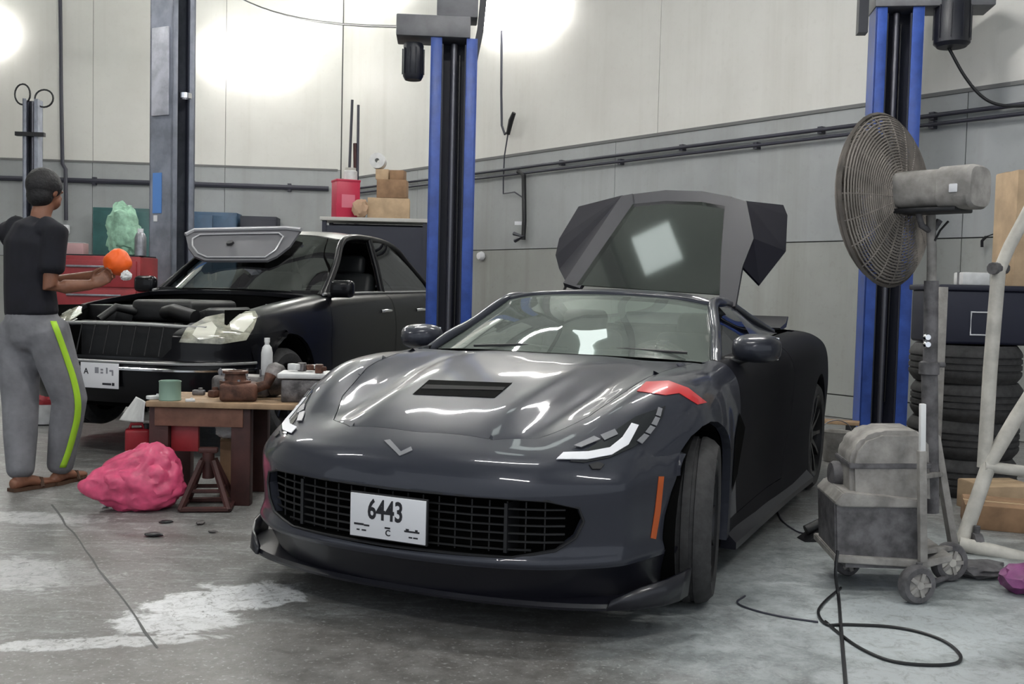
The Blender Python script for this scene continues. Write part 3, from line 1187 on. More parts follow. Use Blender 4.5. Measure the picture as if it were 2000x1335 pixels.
# wheels, arch liners, floor pan
for (nm, c, y, r, w, rr) in (('front_wheel', FW, .797, .327, .28, .235), ('rear_wheel', RWH, .783, .342, .315, .25)):
    for s in (1, -1):
        wh = make_wheel(nm, car, (c[0], s * y, c[1]), r, w, rr, 10, s)
        if nm[0] == 'f': wh.rotation_euler = (0, 0, R(10))
    bm = bmesh.new()
    rad = .388
    prof = []
    A = []
    for k in range(25):
        a = R(-28 + 236 * k / 24)
        A.append((bm.verts.new((c[0] + rad * math.cos(a), .52, c[1] + rad * math.sin(a))), bm.verts.new((c[0] + rad * math.cos(a), .885, c[1] + rad * math.sin(a)))))
    for p, q in zip(A[:-1], A[1:]): bm.faces.new((p[0], p[1], q[1], q[0]))
    bm.faces.new([p[0] for p in A])
    pair('wheel_liner', bm, M_void, car)
bm = bmesh.new()
add_box(bm, (3.9, 1.02, .09), (-1.45, 0, .175))
add_box(bm, (1.85, 1.62, .09), (-1.38, 0, .19))
add_box(bm, (.5, 1.0, .34), (.47, 0, .33))
bm_obj('floor_pan', bm, M_void, car, False)
bm = bmesh.new()
sk = [(-.42, .925, .15), (-1.0, .925, .14), (-1.7, .94, .14), (-2.29, .975, .15)]
T = [[bm.verts.new(q) for q in ((x, y - .10, z - .03), (x, y + .012, z - .03), (x, y + .012, z), (x, y - .05, z + .06))] for x, y, z in sk]
for A, B in zip(T[:-1], T[1:]):
    for q in range(4): bm.faces.new((A[q], A[(q + 1) % 4], B[(q + 1) % 4], B[q]))
bm.faces.new(T[0]); bm.faces.new(T[-1])
bmesh.ops.recalc_face_normals(bm, faces=bm.faces)
pair('side_skirt', bm, M_carbon, car, angle=30)

# cabin
WSR = [[(-.50, 0, .925), (-.53, .25, .924), (-.60, .5, .918), (-.745, .735, .900)],
       [(-.83, 0, 1.082), (-.86, .24, 1.077), (-.915, .47, 1.058), (-1.03, .66, 1.025)],
       [(-1.2, 0, 1.207), (-1.21, .2, 1.203), (-1.235, .41, 1.19), (-1.285, .575, 1.163)]]
RFR = [WSR[2], [(-1.5, 0, 1.236), (-1.5, .2, 1.232), (-1.51, .41, 1.215), (-1.53, .565, 1.178)],
       [(-1.87, 0, 1.216), (-1.87, .2, 1.211), (-1.87, .40, 1.195), (-1.87, .54, 1.160)]]


def full_grid(rows, nu, nv, inset=0.0):
    g = grid_surface([[Vector(p) for p in r] for r in rows], nu, nv)
    out = []
    for r in g:
        out.append([Vector((p.x, -p.y, p.z)) for p in reversed(r[1:])] + r)
    return out


bm = bmesh.new(); grid_bm(bm, full_grid(WSR, 8, 6)); bmesh.ops.recalc_face_normals(bm, faces=bm.faces)
bm_obj('windshield', bm, M_ws, car, True, 60)
bm = bmesh.new(); grid_bm(bm, full_grid(RFR, 8, 6)); bmesh.ops.recalc_face_normals(bm, faces=bm.faces)
roof = bm_obj('roof', bm, M_paint, car, True, 60); solidify(roof, .03)
# header strip over the glass
hdr = catmull([Vector(p) for p in WSR[2]], 5)
hdr = [Vector((p.x, -p.y, p.z)) for p in reversed(hdr[1:])] + hdr
tube('windshield_header', [p + Vector((-.012, 0, .002)) for p in hdr], .017, M_paint, car, 8)
rail = catmull([(-.70, .758, .892), (-.86, .715, .972), (-1.04, .668, 1.038), (-1.29, .59, 1.163), (-1.53, .575, 1.178), (-1.87, .55, 1.160), (-2.2, .595, 1.08), (-2.55, .66, .99)], 5)
bm = bmesh.new(); add_tube(bm, rail, .027, 8)
pair('roof_pillar', bm, M_paint, car, angle=60)
# side windows (dark) and the panel behind them
sg = [[(-.74, .742, .922), (-1.0, .752, .932), (-1.3, .752, .944), (-1.62, .748, .956)],
      [(-.90, .71, .985), (-1.06, .695, 1.04), (-1.32, .68, 1.07), (-1.62, .67, 1.075)],
      [(-1.02, .67, 1.035), (-1.15, .635, 1.10), (-1.36, .59, 1.168), (-1.62, .572, 1.172)]]
bm = bmesh.new(); grid_bm(bm, grid_surface([[Vector(p) for p in r] for r in sg], 4, 4))
pair('side_window', bm, M_wd, car, angle=60)
qp = [[(-1.62, .748, .955), (-1.9, .738, .967), (-2.3, .715, .985), (-2.6, .69, .985)],
      [(-1.62, .67, 1.075), (-1.87, .655, 1.07), (-2.15, .63, 1.045), (-2.58, .66, .99)],
      [(-1.62, .572, 1.172), (-1.87, .55, 1.160), (-2.1, .575, 1.105), (-2.57, .655, .992)]]
bm = bmesh.new(); grid_bm(bm, grid_surface([[Vector(p) for p in r] for r in qp], 4, 4))
pair('quarter_panel', bm, M_paint, car, angle=60)
# cowl under the glass and wipers
box('cowl_panel', (.16, 1.30, .02), (-.60, 0, .885), M_black, car)
for (a, b) in (((-.555, .08, .938), (-.70, .62, .945)), ((-.555, -.42, .938), (-.60, .06, .943))):
    tube('wiper', [a, tuple((p + q) / 2 + (0, 0, .012)[i] for i, (p, q) in enumerate(zip(a, b))), b], .007, M_black, car, 6)
# interior
bm = bmesh.new()
dr = [[(-.60, 0, .86), (-.62, .35, .86), (-.74, .68, .85)], [(-.85, 0, .90), (-.88, .35, .915), (-.95, .68, .89)], [(-1.02, 0, .84), (-1.02, .35, .84), (-1.05, .68, .83)], [(-1.05, 0, .5), (-1.05, .35, .5), (-1.06, .68, .5)]]
grid_bm(bm, full_grid(dr, 4, 4)); bmesh.ops.recalc_face_normals(bm, faces=bm.faces)
bm_obj('dashboard', bm, M_dark, car, True, 60)
tb = bmesh.new()
add_box(tb, (2.5, 1.44, .02), (-1.9, 0, .26))
add_box(tb, (.02, 1.40, .60), (-.75, 0, .56))
add_box(tb, (.02, 1.40, .68), (-3.13, 0, .60))
for s in (-1, 1): add_box(tb, (2.4, .02, .66), (-1.95, s * .72, .58))
bm_obj('cabin_tub', tb, M_dark, car, False)
for s in (-1, 1):
    seat = link(bpy.data.objects.new('seat', None), car)
    seat.location = (-1.6, s * .36, .27)
    box('seat_cushion', (.52, .50, .18), (.08, 0, .10), M_seat, seat, (0, R(-8), 0), .05, 3)
    box('seat_back', (.16, .50, .62), (-.24, 0, .42), M_seat, seat, (0, R(-18), 0), .06, 3)
    box('headrest', (.10, .28, .20), (-.35, 0, .74), M_seat, seat, (0, R(-14), 0), .045, 3)
bm = bmesh.new()
sw = Matrix.Translation((-1.16, .36, .80)) @ Matrix.Rotation(R(-66), 4, 'Y')
add_tube(bm, [sw @ Vector((.18 * math.cos(a), .18 * math.sin(a), 0)) for a in [2 * math.pi * k / 24 for k in range(24)]], .016, 8, True)
for a in (0, 120, 240): add_tube(bm, [sw @ Vector((0, 0, 0)), sw @ Vector((.18 * math.cos(R(a)), .18 * math.sin(R(a)), 0))], .014, 6)
bm_obj('steering_wheel', bm, M_black, car)
box('sticker', (.002, .05, .035), (-.80, .47, .985), M_plate, car, (0, R(-62), R(-22)))
# mirrors
for s in (1, -1):
    mi = link(bpy.data.objects.new('side_mirror', None), car)
    mi.location = (-.84, s * (.91 if s > 0 else .885), .972 if s > 0 else .955)
    bm = bmesh.new()
    prof = [((.11, .0), .02, .02), ((.085, .0), .075, .045), ((.03, .0), .108, .064), ((-.03, 0), .112, .068), ((-.05, 0), .108, .064)]
    rings = []
    for (x, _), ry, rz in prof:
        rings.append([bm.verts.new((x, ry * math.copysign(abs(math.cos(a)) ** .7, math.cos(a)), rz * math.copysign(abs(math.sin(a)) ** .7, math.sin(a)))) for a in [2 * math.pi * k / 20 for k in range(20)]])
    for A, B in zip(rings[:-1], rings[1:]):
        for k in range(20): bm.faces.new((A[k], A[(k + 1) % 20], B[(k + 1) % 20], B[k]))
    bm.faces.new(rings[0])
    bmesh.ops.recalc_face_normals(bm, faces=bm.faces)
    bm_obj('mirror_cap', bm, M_paint, mi, True, 60)
    box('mirror_glass', (.006, .19, .105), (-.05, 0, 0), M_chrome, mi, bevel=.002)
    tube('mirror_stalk', [(.0, -s * .03, -.04), (.01, -s * .08, -.06), (.02, -s * .14, -.065)], [.022, .018, .024], M_black, mi, 8)
# rear spoiler
bm = bmesh.new()
T = [[bm.verts.new((x, y, z)) for x, z in ((-3.20, 1.0), (-3.42, 1.03), (-3.50, 1.075), (-3.515, 1.068), (-3.45, 1.0), (-3.25, .98))] for y in (-.60, -.3, 0, .3, .60)]
for A, B in zip(T[:-1], T[1:]):
    for q in range(6): bm.faces.new((A[q], A[(q + 1) % 6], B[(q + 1) % 6], B[q]))
bm.faces.new(T[0]); bm.faces.new(T[-1])
bmesh.ops.recalc_face_normals(bm, faces=bm.faces)
bm_obj('rear_spoiler', bm, M_carbon, car, True, 30)
box('rear_fascia', (.06, 1.5, .4), (-3.54, 0, .55), M_dark, car, bevel=.02)

# raised hatch: outlines laid on the plane the open hatch lies in
HP = Vector((-1.85, 0, 1.19))
HN = Vector((1.0, 0, 1.1)).normalized()


def hatch_pt(px, py, back=0.0):
    e = CINV @ EYE
    d = CINV.to_3x3() @ ray(px, py)
    q = HP - HN * back
    return e + d * ((q - e).dot(HN) / d.dot(HN))


hatch = link(bpy.data.objects.new('rear_hatch', None), car)
hatch['label'] = 'raised rear hatch with dark glass'
M_hglass = glass('hatch_glass', (0.05, 0.05, 0.06), 0.2, 0.05, refl_haze=.05)
M_frame = mat('hatch_frame', (0.028, 0.028, 0.034), 0.5, 0.0, spec=0.3)


def sheet(name, pts, m, parent, th=.02, smooth=False):
    bm = bmesh.new()
    bm.faces.new([bm.verts.new(p) for p in pts])
    bmesh.ops.triangulate(bm, faces=bm.faces)
    if sum(f.normal.dot(HN) for f in bm.faces) < 0: bmesh.ops.reverse_faces(bm, faces=bm.faces)
    o = bm_obj(name, bm, m, parent, smooth)
    if th: solidify(o, th)
    return o


sheet('hatch_glass', [hatch_pt(*p) for p in ((1126, 556), (1236, 398), (1300, 392), (1370, 394), (1416, 402), (1410, 480), (1406, 575))], M_hglass, hatch, .006)
sheet('top_rail', [hatch_pt(*p) for p in ((1234, 379), (1300, 371), (1370, 373), (1430, 384), (1418, 408), (1360, 400), (1300, 398), (1238, 404))], M_frame, hatch, .03)
sheet('side_rail', [hatch_pt(*p) for p in ((1100, 552), (1214, 382), (1236, 378), (1242, 402), (1132, 562))], M_frame, hatch, .03)
sheet('side_rail', [hatch_pt(*p) for p in ((1404, 600), (1408, 500), (1414, 405), (1428, 384), (1458, 393), (1472, 465), (1450, 520), (1436, 598))], M_frame, hatch, .03)
lf = [hatch_pt(1104, 548)] + [hatch_pt(*p, .10) for p in ((1092, 525), (1085, 498), (1092, 466), (1130, 403), (1208, 385))] + [hatch_pt(1216, 381)]
rf = [hatch_pt(1456, 392)] + [hatch_pt(*p, .10) for p in ((1530, 400), (1538, 420), (1535, 490), (1484, 556))] + [hatch_pt(1448, 518), hatch_pt(1471, 465)]
M_flap = mat('hatch_flap', (0.007, 0.007, 0.012), 0.6, spec=0.12)
sheet('side_flap', lf, M_flap, hatch, .015)
sheet('side_flap', rf, M_flap, hatch, .015)
for s in (-1, 1):
    tube('gas_strut', [(-1.95, s * .56, 1.10), (-2.2, s * .52, 1.42)], .009, M_black, hatch, 6)

# number plate
pl = link(bpy.data.objects.new('number_plate', None), car)
pl['label'] = 'white number plate reading 6443'
Mp = Matrix(((0, 0, 1, .940), (1, 0, 0, .012), (0, 1, 0, .415), (0, 0, 0, 1)))     # plate x -> +y, plate y -> +z, out -> +x
bm = bmesh.new(); add_box(bm, (.305, .152, .006), (0, 0, 0), bevel=.002); bmesh.ops.transform(bm, matrix=Mp, verts=bm.verts)
bm_obj('plate_sheet', bm, M_plate, pl)
bm = bmesh.new(); add_box(bm, (.315, .162, .012), (0, 0, -.008), bevel=.003); bmesh.ops.transform(bm, matrix=Mp, verts=bm.verts)
bm_obj('plate_frame', bm, M_black, pl)
text_obj('plate_number', '6443', .098, M_ink, pl, Mp @ Matrix.Translation((-.008, .022, .0035)), bold=.0022, sx=.74)
text_obj('plate_letter', 'C', .030, M_ink, pl, Mp @ Matrix.Translation((.004, -.052, .0035)), bold=.0006)
for (x, y, w, h) in ((-.115, -.032, .04, .007), (-.083, -.034, .022, .006), (-.118, -.052, .012, .005), (-.094, -.052, .018, .005), (.10, -.036, .06, .006), (.082, -.030, .012, .006), (.118, -.03, .01, .006), (.095, -.056, .014, .005), (.115, -.056, .018, .005), (.002, -.034, .022, .006)):
    bm = bmesh.new(); add_box(bm, (w, h, .001), (x, y, .0037)); bmesh.ops.transform(bm, matrix=Mp, verts=bm.verts)
    bm_obj('plate_mark', bm, M_ink, pl, False)
# ------------------------------------------------------------------ vehicle lift posts
M_blue = mat('lift_blue', (0.028, 0.068, 0.29), 0.38, noise=0.25, scale=5, rnoise=0.1)
M_bluegrey = mat('lift_grey', (0.20, 0.215, 0.26), 0.42, noise=0.25, scale=4, rnoise=0.1)
M_slot = mat('lift_slot', (0.02, 0.022, 0.035), 0.55)
M_screw = mat('lift_screw', (0.13, 0.13, 0.15), 0.35, 0.6)
M_boxg = mat('lift_head_grey', (0.14, 0.14, 0.15), 0.45, noise=0.15, scale=6)
M_motor = mat('lift_motor', (0.012, 0.013, 0.02), 0.45)


def lift_post(label, loc, rotz, h, w, d, paint, group='two-post vehicle lift columns', base=True):
    """C-shaped column; its open slot faces local -y"""
    t = thing('lift_post', label, 'lift post', loc, rotz, group)
    fl = w * 0.24                                        # width of the front lips
    box('back_plate', (w, .012, h), (0, d / 2 - .006, h / 2), M_slot, t)
    for s in (-1, 1):
        box('side_flange', (.014, d, h), (s * (w / 2 - .007), 0, h / 2), paint, t)
        box('front_lip', (fl, .014, h), (s * (w / 2 - fl / 2), -d / 2 + .007, h / 2), paint, t, bevel=.003)
        box('guide_strip', (.012, .03, h - .1), (s * (w / 2 - fl - .006), -d / 2 + .03, h / 2), M_slot, t)
    tube('lead_screw', [(.0, 0, .05), (.0, 0, h - .02)], .028, M_screw, t, 12)
    tube('hydraulic_hose', [(.05, .05, .3), (.055, .04, h * .5), (.05, .05, h - .1)], .010, M_black, t, 6)
    if base:
        box('base_plate', (w * 1.15, d * 1.25, .025), (0, 0, .0125), paint, t, bevel=.004)
        for x in (-1, 1):
            for y in (-1, 1):
                lathe('anchor_bolt', [(0, .05), (.014, .05), (.014, .025), (.02, .025)], M_steel, t, 6, loc=(x * w * .5, y * d * .55, 0))
    return t


def lift_motor(t, x, z, y=0.0, r=.075, h=.30):
    m = link(bpy.data.objects.new('motor', None), t)
    m.location = (x, y, z)
    lathe('motor_body', [(0, 0), (r * .8, 0), (r, .03), (r, h - .02), (r * .9, h), (0, h)], M_motor, m, 20)
    for k in range(10):
        a = 2 * math.pi * k / 10
        box('cooling_fin', (.014, .006, h * .7), (r * 1.02 * math.cos(a), r * 1.02 * math.sin(a), h * .5), M_motor, m, (0, 0, a))
    return m


# middle blue post
PY = 8.7
pc = aty(876, 610, PY)
hL = aty(876, 82, PY).z
pm = lift_post('blue lift post in the middle, between the black sedan and the grey sports car', (pc.x, PY, 0), R(4), hL, .385, .30, M_blue)
a, b = aty(776, 62, PY), aty(918, 62, PY)
wbx = b.x - a.x
hb_ = aty(850, 40, PY).z - hL
box('head_box', (wbx, .34, hb_), ((a.x + b.x) / 2 - pc.x, 0, hL + hb_ / 2), M_boxg, pm, bevel=.01)
box('head_cover', (.34, .28, .75), (.02, .0, hL + hb_ + .375), M_boxg, pm, bevel=.01)
lift_motor(pm, aty(808, 120, PY).x - pc.x, aty(808, 160, PY).z, -.05, .085, .30)
br = [aty(926, 118, PY), aty(938, 60, PY), aty(948, -40, PY)]
bm = bmesh.new()
for q in range(2):
    p, r_ = br[q] - Vector((pc.x, PY, 0)), br[q + 1] - Vector((pc.x, PY, 0))
    d_ = (r_ - p)
    add_box(bm, (.055, .12, d_.length), M=Matrix.Translation((p + r_) / 2) @ d_.to_track_quat('Z', 'X').to_matrix().to_4x4())
bm_obj('side_bracket', bm, M_motor, pm, False)
# right blue post
PY = 9.05
pc = aty(1722, 700, PY)
hR = aty(1735, 22, PY).z
pr = lift_post('blue lift post on the right, behind the dusty pedestal fan', (pc.x, PY, 0), R(-8), hR, .40, .30, M_blue)
box('head_box', (.98, .34, .16), (.28, 0, hR + .08), M_boxg, pr, bevel=.01)
box('head_cover', (.34, .28, .6), (.0, 0, hR + .46), M_boxg, pr, bevel=.01)
mr_ = lift_motor(pr, aty(1850, 60, PY).x - pc.x, aty(1850, 100, PY).z, -.08, .15, .40)
box('side_bracket', (.08, .12, .55), (aty(1690, 20, PY).x - pc.x - .03, -.1, hR + .06), M_motor, pr)
# cable from the motor of the right post into the wall conduit
cp = [aty(1852, 92, PY - .09), aty(1885, 150, PY - .12), aty(1920, 190, PY - .15), aty(1960, 206, PY - .2), rw(2020, 206, .10)]
cab = tube('motor_cable', [v for v in catmull(cp, 6)], .014, M_black, None, 8)
tag(cab, 'black cable sagging from the motor of the right blue post to the wall', 'cable')
# grey post left of the black sedan
PY = 10.2
a, b = aty(302, 120, PY), aty(374, 120, PY)
pg = lift_post('worn grey-blue lift post standing left of the black sedan, blue sticker on its side', ((a.x + b.x) / 2, PY, 0), R(62), 4.6, .30, .30, M_bluegrey)
M_worn = mat('lift_worn_white', (0.42, 0.43, 0.48), 0.45, noise=0.2, scale=6)
M_sky = mat('sticker_blue', (0.10, 0.24, 0.58), 0.4)
z0, z1 = aty(310, 230, PY).z, aty(310, 60, PY).z
box('side_cover', (.03, .22, z1 - z0), (-.155, .0, (z0 + z1) / 2), M_worn, pg, bevel=.004)
z0, z1 = aty(318, 418, PY).z, aty(318, 340, PY).z
box('sticker', (.006, .12, z1 - z0), (-.153, .04, (z0 + z1) / 2), M_sky, pg)
box('sticker', (.006, .05, .06), (-.154, .06, z0 - .05), M_plate, pg)
box('carriage', (.24, .10, .9), (0, -.12, .75), M_bluegrey, pg, bevel=.005)
zc = aty(360, 195, PY).z
lathe('cable_clamp', [(.05, 0), (.06, 0), (.06, .05), (.05, .05)], M_chrome, pg, 16, loc=(0, -.17, zc), close=True)
# slim grey post far back, with two loops of wire on top
PY = 15.6
a, b = aty(50, 300, PY), aty(78, 300, PY)
hS = aty(64, 195, PY).z
ps = lift_post('slim grey post far back above the man, with two loops of wire on top', ((a.x + b.x) / 2, PY, 0), R(5), hS, b.x - a.x, .22, M_bluegrey)
for (cx, cy, rx, ry) in ((44, 184, 15, 20), (86, 192, 18, 17)):
    pts = []
    for k in range(20):
        an = 2 * math.pi * k / 20
        p = aty(cx + rx * math.cos(an), cy + ry * math.sin(an), PY)
        pts.append(p - Vector(ps.location))
    tube('wire_loop', [Matrix.Rotation(R(-5), 3, 'Z') @ p for p in pts], .014, M_black, ps, 5, True)
box('cross_arm', (.42, .08, .06), (0, -.1, aty(64, 264, PY).z), M_black, ps)

# ------------------------------------------------------------------ services on the walls
def wall_tube(name, pts, r, label, cat, m=M_pipe, group=None):
    o = tube(name, pts, r, m, None, 8)
    return tag(o, label, cat, group)


def conduit(name, z, r, label, brs):
    """horizontal pipe along the long wall, with brackets"""
    t = thing(name, label, 'pipe', tuple(RB + Vector((0, 0, z))), group='conduits on the long wall')
    p0, p1 = RW_START + RW_DIR * 1.0 + RW_N * .07, CORNER - RW_DIR * .6 + RW_N * .07
    L = Vector(t.location)
    bm = bmesh.new(); add_tube(bm, [p0 + Vector((0, 0, z)) - L, p1 + Vector((0, 0, z)) - L], r, 10)
    bm_obj('pipe', bm, M_pipe, t)
    for px in brs:
        q = rw(px, 240, .035); q.z = z
        bm = bmesh.new(); add_box(bm, (.05, .07, .07), M=Matrix.Translation(q - L) @ Matrix.Rotation(math.atan2(RW_DIR.y, RW_DIR.x), 4, 'Z'))
        bm_obj('bracket', bm, M_pipe, t, False)
    return t


conduit('conduit', rw(1660, 246, .07).z, .021, 'upper of the two dark conduits running along the long wall', (1100, 1335, 1605, 1822))
conduit('conduit', rw(1660, 262, .07).z, .018, 'lower of the two dark conduits running along the long wall', (1215, 1480, 1822))
# trim at the meeting of the two paints
for (nm, st, dr, nn, ln, z) in (('trim_1', RW_START, RW_DIR, RW_N, RW_LEN - .05, BAND), ('trim_2', CORNER + BW_DIR * .05, BW_DIR, BW_N, BW_LEN - .6, BAND_B)):
    o = wall_slab(nm, st, dr, nn, ln, z - .018, z + .018, .03, mat('trim_grey', (0.15, 0.15, 0.15), 0.7), None, .015)
    tag(o, 'thin dark trim line where cream paint meets grey', kind='structure')
cb = thing('wall_cable', 'dark conduit running along the back wall below the paint line', 'pipe', tuple(CORNER + Vector((0, 0, 2.95))))
bm = bmesh.new(); add_tube(bm, [BW_DIR * .2 + BW_N * .07, BW_DIR * (BW_LEN - .7) + BW_N * .07], .045, 8); bm_obj('pipe', bm, M_pipe, cb)
for k in range(5):
    bm = bmesh.new(); add_box(bm, (.06, .1, .14), M=Matrix.Translation(BW_DIR * (.9 + 1.7 * k) + BW_N * .04) @ Matrix.Rotation(math.atan2(BW_DIR.y, BW_DIR.x), 4, 'Z'))
    bm_obj('bracket', bm, M_pipe, cb, False)
# dark drop pipe with a white plug, left
dp = thing('drop_cable', 'dark cable dropping down the back wall to a white plug behind the man', 'cable', tuple(bw(120, 300, .06)))
L = Vector(dp.location)
tube('cable', [bw(117, -60, .06) - L, bw(119, 160, .06) - L, bw(122, 320, .08) - L, bw(128, 330, .12) - L, bw(129, 430, .12) - L], .035, M_pipe, dp, 8)
q = bw(128, 448, .12) - L
box('plug', (.13, .10, .16), tuple(q), M_plate, dp, bevel=.02)
# wire sagging between the lamp and the middle post
w0, w1 = bw(455, -12, .3), aty(778, 52, 8.7)
pts = [w0.lerp(w1, t / 10) - Vector((0, 0, .55 * (t / 10) * (1 - t / 10))) for t in range(11)]
tag(tube('overhead_wire', pts, .012, M_black, None, 6), 'thin black wire sagging overhead from the back wall to the middle post', 'wire')
# pipes and gun by the middle post
wt = thing('air_hose', 'thin hose dropping down the long wall right of the middle post, with an air gun', 'hose', tuple(rw(982, 300, .06)))
L = Vector(wt.location)
tube('hose', [rw(980, 60, .06) - L, rw(979, 180, .06) - L, rw(980, 245, .06) - L, rw(986, 262, .07) - L, rw(994, 255, .08) - L], .017, M_pipe, wt, 8)
tube('air_gun', [rw(992, 262, .1) - L, rw(998, 235, .12) - L, rw(1004, 220, .12) - L], [.03, .04, .03], M_black, wt, 8)
tube('hose', [rw(992, 262, .08) - L, rw(985, 305, .06) - L, rw(983, 350, .06) - L, rw(983, 378, .06) - L, rw(1005, 375, .08) - L, rw(1020, 385, .08) - L], .010, M_pipe, wt, 6)
dpp = thing('drop_pipe', 'dark vertical air pipe with valve below the conduits of the long wall', 'pipe', tuple(rw(1023, 400, .07)))
L = Vector(dpp.location)
tube('pipe', [rw(1012, 335, .09) - L, rw(1023, 342, .08) - L, rw(1024, 430, .08) - L, rw(1022, 468, .08) - L], .032, M_black, dpp, 8)
tube('valve', [rw(1004, 456, .10) - L, rw(1022, 462, .10) - L, rw(1006, 470, .10) - L], .028, M_pipe, dpp, 8)
box('valve_handle', (.10, .05, .05), tuple(rw(1012, 436, .12) - L), M_plate, dpp)
tag(lathe('wall_buzzer', [(0, 0), (.06, 0), (.07, .03), (.05, .08), (0, .09)], M_plate, None, 16, loc=rw(943, 500, .01), rot=(R(90), 0, math.atan2(RW_N.y, RW_N.x) + R(90))), 'small round white buzzer on the long wall beside the middle post', 'buzzer')
wh = thing('wall_hook', 'small dark hook with wire on the long wall right of the fan', 'hook', tuple(rw(1925, 470, .04)))
L = Vector(wh.location)
tube('hook', [rw(1918, 482, .05) - L, rw(1918, 470, .06) - L, rw(1926, 462, .06) - L], .014, M_black, wh, 6)
tube('wire', [rw(1926, 462, .06) - L, rw(1945, 455, .06) - L, rw(1960, 470, .06) - L], .006, M_black, wh, 5)
# ------------------------------------------------------------------ the black sedan on the lift, bonnet off
SYAW = R(16.3)
sed = thing('sedan', 'black four-door sedan with its bonnet off, raised a little on the lift', 'car', (-2.48, 7.73, .17), math.atan2(-math.cos(SYAW), -math.sin(SYAW)))
bpy.context.view_layer.update()
SINV = sed.matrix_world.inverted()
sp = [(.88, 0), (.875, .2), (.855, .4), (.82, .56), (.76, .68), (.68, .77), (.56, .835), (.42, .88), (.3, .895), (.15, .905)]
rs = [rows_from(sp, .22, -.04), rows_from(sp, .30, 0), rows_from(sp, .42, .015), rows_from(sp, .49, .01), rows_from(sp, .52, -.015), rows_from(sp, .62, -.025), rows_from(sp, .70, -.05)]


def srow(xa, xb, pts):
    return row(lin(xa, xb, 10), pts)


rs.append(srow(.70, .42, [(0, .765), (.2, .765), (.4, .76), (.55, .757), (.66, .752), (.74, .738), (.80, .705), (.855, .60), (.885, .42), (.895, .24)]))
rs.append(srow(.40, .24, [(0, .86), (.2, .858), (.4, .852), (.56, .847), (.68, .843), (.76, .833), (.83, .79), (.885, .66), (.905, .45), (.905, .24)]))
rs.append(srow(0, 0, [(0, .92), (.2, .918), (.4, .912), (.56, .905), (.68, .898), (.77, .888), (.85, .83), (.90, .68), (.915, .45), (.91, .22)]))
rs.append(srow(-.45, -.45, [(0, .975), (.2, .974), (.4, .967), (.56, .957), (.68, .948), (.77, .936), (.86, .87), (.91, .70), (.915, .45), (.905, .2)]))


def srear(x, pts5, zc):
    y4 = pts5[0][0]
    return srow(x, x, [(y4 * k / 5, zc) for k in range(5)] + pts5)


rs.append(srear(-.8, [(.77, .965), (.865, .90), (.912, .72), (.915, .45), (.9, .2)], .99))
rs.append(srear(-1.4, [(.77, .98), (.87, .915), (.915, .73), (.915, .45), (.9, .2)], .99))
rs.append(srear(-2.2, [(.77, .99), (.87, .925), (.915, .74), (.915, .45), (.9, .2)], 1.0))
rs.append(srear(-2.9, [(.765, 1.0), (.865, .935), (.912, .75), (.912, .45), (.9, .22)], 1.03))
rs.append(srear(-3.5, [(.75, 1.01), (.85, .95), (.90, .76), (.90, .47), (.88, .26)], 1.05))
rs.append(srear(-3.95, [(.72, 1.0), (.81, .94), (.86, .76), (.86, .5), (.84, .3)], 1.04))
rs.append(srear(-4.09, [(.66, .90), (.75, .86), (.79, .72), (.79, .52), (.77, .34)], .94))
rs.append(srear(-4.1, [(.4, .7), (.5, .68), (.55, .62), (.55, .54), (.5, .42)], .72))
sb = bmesh.new()
grid_bm(sb, grid_surface(rs, 5, 5), True, keep=lambda i, j, c: not (-3.05 < c.x < -.72 and c.y < .76 and c.z > .93))
bmesh.ops.recalc_face_normals(sb, faces=sb.faces)
sb.normal_update()
SF, SR_ = (0, .325), (-2.925, .325)
for c in (SF, SR_):
    fs = cut_inside(sb, planes_axis(circle(c[0], c[1], .365), (0, 2)), lambda p, f: p.y > .5)
    bmesh.ops.delete(sb, geom=fs, context='FACES')
sref = sb.copy(); sref.normal_update()
BAY = [(.66, -.02), (.64, .40), (.52, .60), (.2, .70), (-.55, .71), (-.60, -.02)]
fs = cut_inside(sb, planes_axis(BAY, (0, 1)), lambda p, f: p.z > .65 and p.x > -.7)
bmesh.ops.delete(sb, geom=fs, context='FACES')
GRS = [(-.02, .535), (.40, .535), (.46, .60), (.46, .80), (-.02, .80)]
fs = cut_inside(sb, planes_axis(GRS, (1, 2)), lambda p, f: p.x > .5)
bmesh.ops.delete(sb, geom=fs, context='FACES')
SD = []
for poly in ([(-.66, .30), (-.62, .6), (-.72, 1.05), (-1.92, 1.05), (-1.92, .30)], [(-1.93, .30), (-1.93, 1.05), (-2.85, 1.05), (-2.66, .70), (-2.42, .30)]):
    fs = cut_inside(sb, planes_axis(poly, (0, 2)), lambda p, f: p.y > .7)
    d = copy_faces(fs)
    bmesh.ops.delete(sb, geom=fs, context='FACES')
    shrink_border(d, poly, (0, 2), .004, False)
    bmesh.ops.recalc_face_normals(d, faces=d.faces)
    rim_in(d, .03)
    SD.append(d)
rim_in(sb, .03)
mirror_bm(sb)
bm_obj('body', sb, M_paintb, sed, True, 38)
for k, d in enumerate(SD):
    for o in pair('door', d, M_paintb, sed, angle=40):
        s = 1 if sum(v.co.y for v in o.data.vertices) > 0 else -1
        x = -1.72 if k == 0 else -2.55
        tube('door_handle', [(x + .10, s * .905, .83), (x + .05, s * .935, .835), (x - .05, s * .935, .835), (x - .10, s * .905, .83)], .014, M_chrome, o, 8)
